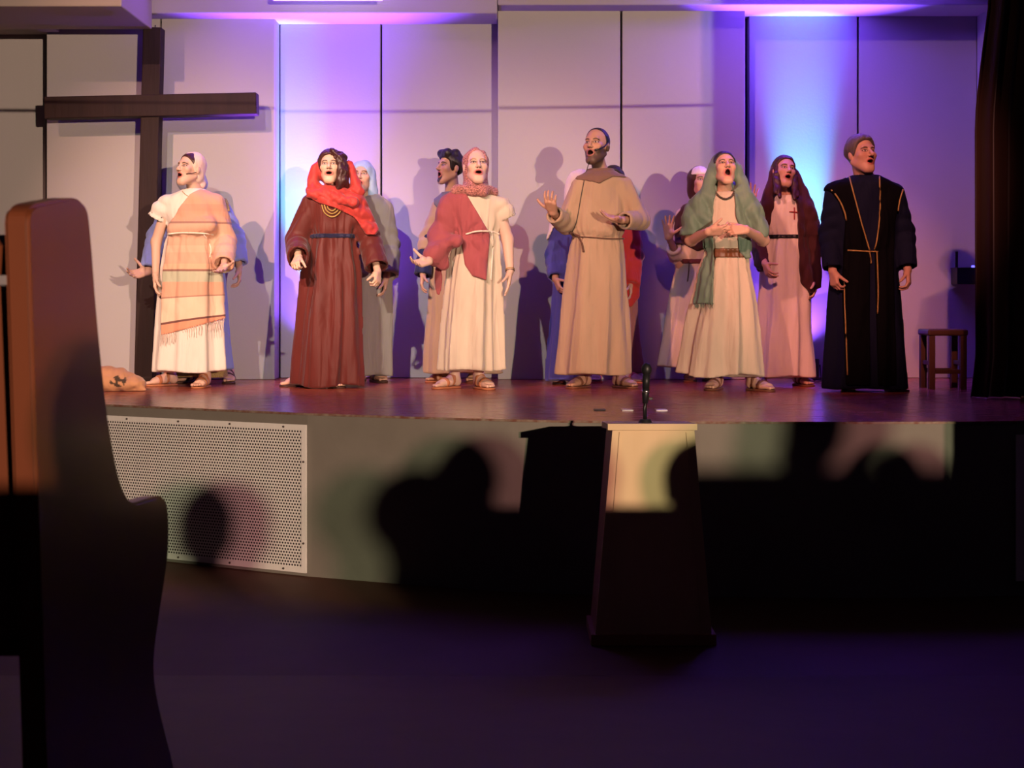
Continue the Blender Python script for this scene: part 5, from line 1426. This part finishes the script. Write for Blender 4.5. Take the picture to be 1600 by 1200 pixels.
def woman_in_wine_veil():
    p = Person('person', 1228, 604, 'woman in white dress and long dark wine veil, singing', skin=(0.52, 0.31, 0.22))
    p.set_head(1225, 268, -0.02, yaw=12, pitch=12, roll=8, sc=0.97, neck=(1226, 306, 0.02), neck_r=0.045, mo=0.65)
    p.torso()
    SR, ER, WR = p.arm('R', (1202, 330, 0.0), (1190, 385, 0.02), (1194, 412, -0.15), d=(0.2, -0.6, -0.7), n=(0.8, 0.2, 0), curl=0.7)
    SL, EL, WL = p.arm('L', (1256, 330, 0.0), (1270, 385, 0.03), (1272, 436, -0.04), d=(0, -0.2, -1), n=(-1, 0, 0), curl=0.5)
    p.foot('R', 1188, 602, -20, M_leatherred); p.foot('L', 1256, 603, 18, M_leather)
    p.build_body()
    rb = p.robe([(305, 1212, 1240, 0.9), (311, 1202, 1252, 0.75), (319, 1196, 1260, 0.62), (345, 1196, 1262, 0.62), (362, 1198, 1260, 0.66), (369, 1200, 1258, 0.64), (377, 1197, 1262, 0.64), (440, 1190, 1266, 0.64), (520, 1185, 1269, 0.62), (588, 1181, 1273, 0.58)],
                [(6, 0.5, 0.016, 0.004, 0.4), (5, 1.7, 0.012, 0.004, -0.3)], waist=369, wr=0.006, seed=12.0)
    g = union([(rb, 0), (p.sleeve(SR, p.J(1196, 345), p.J(1192, 362), 0.06, 0.06, 0.06), 0.03), (p.sleeve(SL, p.J(1262, 345), p.J(1266, 362), 0.06, 0.06, 0.06), 0.03), NECK(p, (0.064, 0.075, 0.07))])
    p.build('dress', g, M_white, 0.009)
    p.belt(rb, 369, 0.014, 0.010, M_black)
    p.hair(HL_LOW, 0.010, mat=M_hairbrown, wr=0.003)
    cm = union([(seg(p.H(s_ * 0.060, -0.02, 0.02), p.H(s_ * 0.062, -0.045, -0.10), 0.020, 0.020), 0.01) for s_ in (-1, 1)] + [(seg(p.H(s_ * 0.062, -0.045, -0.10), p.H(s_ * 0.058, -0.085, -0.23), 0.022, 0.014), 0.01) for s_ in (-1, 1)] + [(seg(p.H(s_ * 0.078, -0.03, -0.05), p.H(s_ * 0.085, -0.075, -0.20), 0.020, 0.012), 0.01) for s_ in (-1, 1)])
    p.build('long_hair', Node(lambda P, c, h: cm.ev(P, None, 0) + 0.004 * wrinkle(P, 4, 1), cm.bc, cm.br + 0.02), M_hairbrown, 0.007)
    arms = union([(g, 0), (strip(p, (1202, 330, 0.0), (1192, 385, 0.02), 0.062, 0.056), 0.02), (strip(p, (1192, 385, 0.0), (1194, 415, -0.1), 0.05, 0.045), 0.02), (strip(p, (1256, 330, 0.0), (1270, 385, 0.02), 0.068, 0.062), 0.02), (strip(p, (1270, 385, 0.02), (1272, 448, -0.02), 0.062, 0.055), 0.02)])
    fold = lambda P: 0.015 * (0.45 - np.abs(np.sin(28 * P[:, 0] + 5 * P[:, 2]))) + 0.003 * wrinkle(P, 2, 3)
    a = p.shell(arms, 0.020, [(1198, 285), (1212, 300), (1207, 340), (1200, 385), (1203, 424), (1190, 424), (1178, 410), (1182, 345), (1190, 315)], yb=0.3, fold=fold)
    b = p.shell(arms, 0.022, [(1240, 285), (1252, 285), (1274, 325), (1286, 345), (1286, 450), (1268, 458), (1252, 440), (1249, 380), (1248, 330)], yb=0.3, fold=fold)
    v = drape(p, [(hl(p, (0, 0.035, 0.018), (0.088, 0.100, 0.108)), 0), (strip(p, (1208, 272, 0.0), (1197, 322, -0.06), 0.030, 0.042), 0.03), (strip(p, (1243, 272, 0.0), (1264, 330, -0.03), 0.030, 0.055), 0.03), (bulk(p, 1228, 312, 0.08, (0.16, 0.08, 0.11)), 0.03), (a, 0.03), (b, 0.03)],
              ((0.0, -0.13, -0.01), (0.070, 0.155, 0.122)), 0.4, 0.005, 2.0)
    p.build('wine_veil', v, M_wine, 0.008)
    M_redstitch = cloth('red_stitching', (0.35, 0.03, 0.03))
    p.cord(g, [(1233, 331), (1240, 331), (1247, 332)], 0.004, M_redstitch, 'red_stitching')
    p.cord(g, [(1241, 324), (1241, 333), (1241, 343)], 0.004, M_redstitch, 'red_stitching')

def man_in_navy():
    p = Person('person', 1350, 612, 'grey haired man in dark navy robe with thin gold trim, at the right', skin=(0.46, 0.27, 0.19))
    p.set_head(1346, 241, -0.03, yaw=22, pitch=8, sc=1.04, neck=(1350, 278, 0.02), neck_r=0.058, mo=0.5, fat=0.004, jaw=1.06, nose=1.15)
    p.torso()
    SR, ER, WR = p.arm('R', (1306, 303, 0.0), (1297, 366, 0.03), (1301, 424, -0.06), r=1.1, d=(0.08, -0.35, -0.9), n=(0.85, 0.4, 0), curl=0.95, spread=0.02, thumb=0.35, sc=1.08)
    SL, EL, WL = p.arm('L', (1396, 303, 0.0), (1412, 366, 0.03), (1418, 422, -0.06), r=1.1, d=(0.0, -0.35, -0.9), n=(-0.85, 0.4, 0), curl=0.8, spread=0.02, thumb=0.35, sc=1.08)
    p.foot('R', 1325, 611, -15, M_leatherdark); p.foot('L', 1402, 611, 18, M_leatherdark)
    p.build_body()
    rb = p.robe([(274, 1334, 1368, 0.9), (279, 1318, 1386, 0.75), (288, 1302, 1402, 0.6), (320, 1300, 1404, 0.6), (384, 1306, 1400, 0.68), (392, 1307, 1398, 0.68), (400, 1305, 1400, 0.66), (470, 1298, 1408, 0.62), (606, 1287, 1417, 0.56)],
                [(6, 0.5, 0.016, 0.004, 0.4), (5, 1.7, 0.012, 0.004, -0.3)], waist=392, wr=0.006, seed=13.0)
    g = union([(rb, 0), (p.sleeve(SR, ER, WR, 0.076, 0.074, 0.066, cuff=-0.02), 0.03), (p.sleeve(SL, EL, WL, 0.076, 0.074, 0.066, cuff=-0.02), 0.03), NECK(p, (0.07, 0.078, 0.06))])
    p.build('robe', g, M_deepnavy, 0.010)
    e1 = p.shell(g, 0.013, [(1318, 277), (1328, 273), (1337, 312), (1347, 350), (1359, 392), (1358, 602), (1321, 602), (1318, 445), (1320, 400), (1322, 345), (1313, 316), (1302, 300), (1287, 290)], yb=0.05, dy=-0.12)
    e2 = p.shell(g, 0.013, [(1374, 273), (1384, 277), (1413, 292), (1407, 312), (1402, 345), (1398, 400), (1402, 602), (1370, 602), (1366, 392), (1374, 345), (1375, 310)], yb=0.05, dy=-0.12)
    ve = union([(e1, 0), (e2, 0)])
    p.build('black_vest', ve, M_blackvest, 0.009)
    al = union([(ve, 0), (g, 0)])
    for pts in ([(1288, 291), (1300, 298), (1312, 314), (1320, 333), (1322, 345)], [(1327, 276), (1332, 296), (1339, 322), (1347, 352), (1359, 392)], [(1374, 276), (1375, 305), (1374, 340), (1370, 375), (1366, 390)],
                [(1358, 392), (1360, 402), (1361, 412)], [(1370, 392), (1371, 420), (1372, 455), (1371, 490)], [(1319, 440), (1320, 480), (1322, 530), (1324, 586)], [(1411, 296), (1406, 312), (1403, 330)]):
        p.cord(al, pts, 0.0055, M_gold, 'gold_trim', n=5)
    p.cord(al, [(1324, 391), (1340, 392), (1356, 393), (1372, 393)], 0.006, M_gold, 'gold_cord')
    p.hair([(-0.12, 0.094), (-0.075, 0.086), (-0.05, 0.055), (-0.028, 0.0), (-0.012, -0.02), (0.0, 0.0), (0.03, -0.04), (0.05, -0.08), (0.1, -0.09)], 0.018, mat=M_hairgrey, wr=0.006, name='grey_hair')

man_in_blue(); man_in_grey(); man_with_goatee(); person_in_indigo(); person_in_red(); woman_with_raised_hand(); woman_in_wine_veil()
woman_in_striped_shawl(); woman_in_maroon(); woman_in_rose(); man_in_tan(); woman_in_green(); man_in_navy()

# ------------------------------------------------------------------ cloth sack lying on the stage, half behind the pew
def sack():
    Y = floor_Y(611)
    root_x = px_x(185, Y)
    body = union([(ell((-0.12, 0.05, 0.07), (0.22, 0.14, 0.10)), 0), (ell((0.05, 0.03, 0.05), (0.13, 0.12, 0.055)), 0.05), (seg((0.10, 0.0, 0.016), (0.19, -0.02, 0.010), 0.03, 0.010), 0.03), (ell((-0.35, 0.06, 0.06), (0.16, 0.13, 0.07)), 0.06)])
    def ev(P, c, h): return np.maximum(body.ev(P, None, 0) + 0.008 * wrinkle(P, 2.2, 1.0), 0.001 - P[:, 2]).astype(f4)
    nd = Node(ev, body.bc, body.br + 0.02)
    def colr(V):
        c = np.tile(np.array((0.50, 0.26, 0.13), f4), (len(V), 1))
        d = np.sqrt((V[:, 0] - 0.02) ** 2 + ((V[:, 2] - 0.07) * 1.4) ** 2)
        m = (d < 0.055) & (V[:, 1] < 0.03) & (np.sin(120 * V[:, 0]) + np.sin(150 * V[:, 2] + 60 * V[:, 0]) > -0.4)
        c[m] = (0.06, 0.04, 0.025)
        return c
    o = mesh_field('cloth_sack', nd, tuple(axis(nd.bc[i] - nd.br, nd.bc[i] + nd.br, 0.009, []) for i in range(2)) + (axis(-0.012, 0.22, 0.009, []),), cloth('tan_sackcloth', (0.5, 0.26, 0.13), attr=True), None, colr)
    o.location = (root_x, Y, ZS)
    tag(o, 'tan cloth sack with a dark print lying on the stage floor beside the pew', 'sack')
sack()

# ------------------------------------------------------------------ pews and listeners behind the camera, between the lamps and the stage
def copy_tree(o, parent=None):
    c = o.copy(); COL.objects.link(c)
    if parent is not None: c.parent = parent
    for ch in o.children: copy_tree(ch, c)
    return c
for x, y, z, lab in ((3.9, -2.17, 0.67, 'long wooden pew outside the picture, two rows behind the camera'), (5.14, -0.90, 0.67, 'wooden pew outside the picture, in the row just behind the camera'),
                     (1.42, -0.90, 0.67, 'wooden pew outside the picture where the photographer sits'),
                     (6.32, -3.35, 1.06, 'wooden pew on the raised floor outside the picture, farthest back')):
    make_pew((x, y, max(z, hall_floor_z(y)) + 0.004), lab, False)
def listener(name='person'):
    root = empty(name, (0, 0, 0), '', 'person')
    hd = xf(head_field(0.0), (0, 0.02, 1.17), rot(180))
    it = [(hd, 0), (seg((0, 0.0, 1.10), (0, -0.01, 0.98), 0.05), 0.02), (ell((0, -0.02, 0.80), (0.16, 0.11, 0.22)), 0.05), (seg((-0.15, 0, 0.92), (0.15, 0, 0.92), 0.06), 0.06), (ell((0, 0.0, 0.54), (0.17, 0.13, 0.11)), 0.06)]
    for s in (-1, 1):
        it += [(seg((s * 0.17, 0, 0.92), (s * 0.22, 0.02, 0.66), 0.052, 0.045), 0.03), (seg((s * 0.22, 0.02, 0.66), (s * 0.10, 0.26, 0.58), 0.042, 0.032), 0.02),
               (hand_field((s * 0.10, 0.26, 0.585), (-s * 0.4, 1, -0.05), (0, 0.1, -1), 'L' if s < 0 else 'R', curl=0.3), 0.01),
               (seg((s * 0.09, 0.02, 0.50), (s * 0.11, 0.44, 0.50), 0.08, 0.062), 0.04), (seg((s * 0.11, 0.44, 0.49), (s * 0.11, 0.42, 0.08), 0.058, 0.04), 0.03), (seg((s * 0.11, 0.40, 0.05), (s * 0.12, 0.58, 0.035), 0.042, 0.032), 0.03)]
    nd = union(it)
    lo = np.array((-0.36, -0.25, 0.0)); hi = np.array((0.36, 0.68, 1.36))
    def colr(V):
        c = np.tile(np.array((0.10, 0.09, 0.12), f4), (len(V), 1))
        c[V[:, 2] < 0.56] = (0.04, 0.04, 0.06)
        c[(V[:, 2] > 1.02) | ((V[:, 1] > 0.24) & (V[:, 2] > 0.535) & (np.abs(V[:, 0]) < 0.16))] = (0.42, 0.25, 0.18)
        return c
    mesh_field('body', nd, tuple(axis(lo[i], hi[i], 0.013, []) for i in range(3)), M_skin, root, colr)
    hb = union([(xf(ell((0, 0.014, 0.034), (0.088, 0.107, 0.099)), (0, 0.02, 1.17), rot(180)), 0)])
    def hev(P, c, h):
        return np.maximum(hb.ev(P, None, 0), (P[:, 1] - 0.02) * 0.8 - (P[:, 2] - 1.17)).astype(f4)
    mesh_field('hair', Node(hev, hb.bc, hb.br), tuple(axis(a - 0.13, a + 0.13, 0.011, []) for a in (0, 0.02, 1.19)), M_hairbrown, root)
    return root
first = listener()
seats = [(0.90, -0.73, 1.79, 10, 'seated listener outside the picture whose shadow falls on the pew'),
         (2.51, -2.0, 1.90, 20, 'seated listener outside the picture whose shadow falls on the vent cover'),
         (3.29, -3.2, 2.09, -12, 'small listener outside the picture on the raised floor, beside the back pew'),
         (2.99, -2.0, 1.99, 0, 'seated listener outside the picture whose shadow falls left of the lectern'),
         (3.84, -2.0, 1.97, 15, 'seated listener outside the picture whose shadow falls right of the lectern'),
         (3.95, -3.2, 2.24, 70, 'listener outside the picture on the raised floor, in profile'),
         (2.86, -0.73, 1.80, 5, 'small seated listener outside the picture in the row just behind the camera')]
for i, (x, y, top, rz, lab) in enumerate(seats):
    r = first if i == 0 else copy_tree(first)
    k = (top - hall_floor_z(y)) / 1.30
    r.location = (x, y, hall_floor_z(y) + 0.002); r.rotation_euler = (0, 0, math.radians(rz)); r.scale = (k, k, k)
    r['label'] = lab

# cable strung across the hall in front of the stage, above the picture: its thin shadow crosses the back wall
pts = smooth_curve([(-6.0, 6.0, 3.02), (-2.0, 6.0, 2.965), (1.5, 6.0, 2.955), (5.0, 6.0, 3.03)], 8)
cb_ = tube_obj('cable', pts, 0.010, M_black, None, 6)
tag(cb_, 'black cable strung across the hall above the picture in front of the stage', 'cable')

for o in bpy.data.objects:
    if o.parent is None and o.get('category') == 'person':
        o['group'] = 'listeners outside the picture' if o.location.y < 0 else 'costumed singers on the stage'
    elif o.parent is None and o.get('category') == 'pew': o['group'] = 'wooden church pews'
    elif o.parent is None and o.get('category') == 'floor plate': o['group'] = 'plates let into the stage floor'
    elif o.parent is None and o.get('category') == 'spotlight': o['group'] = 'violet floor spotlights by the back wall'
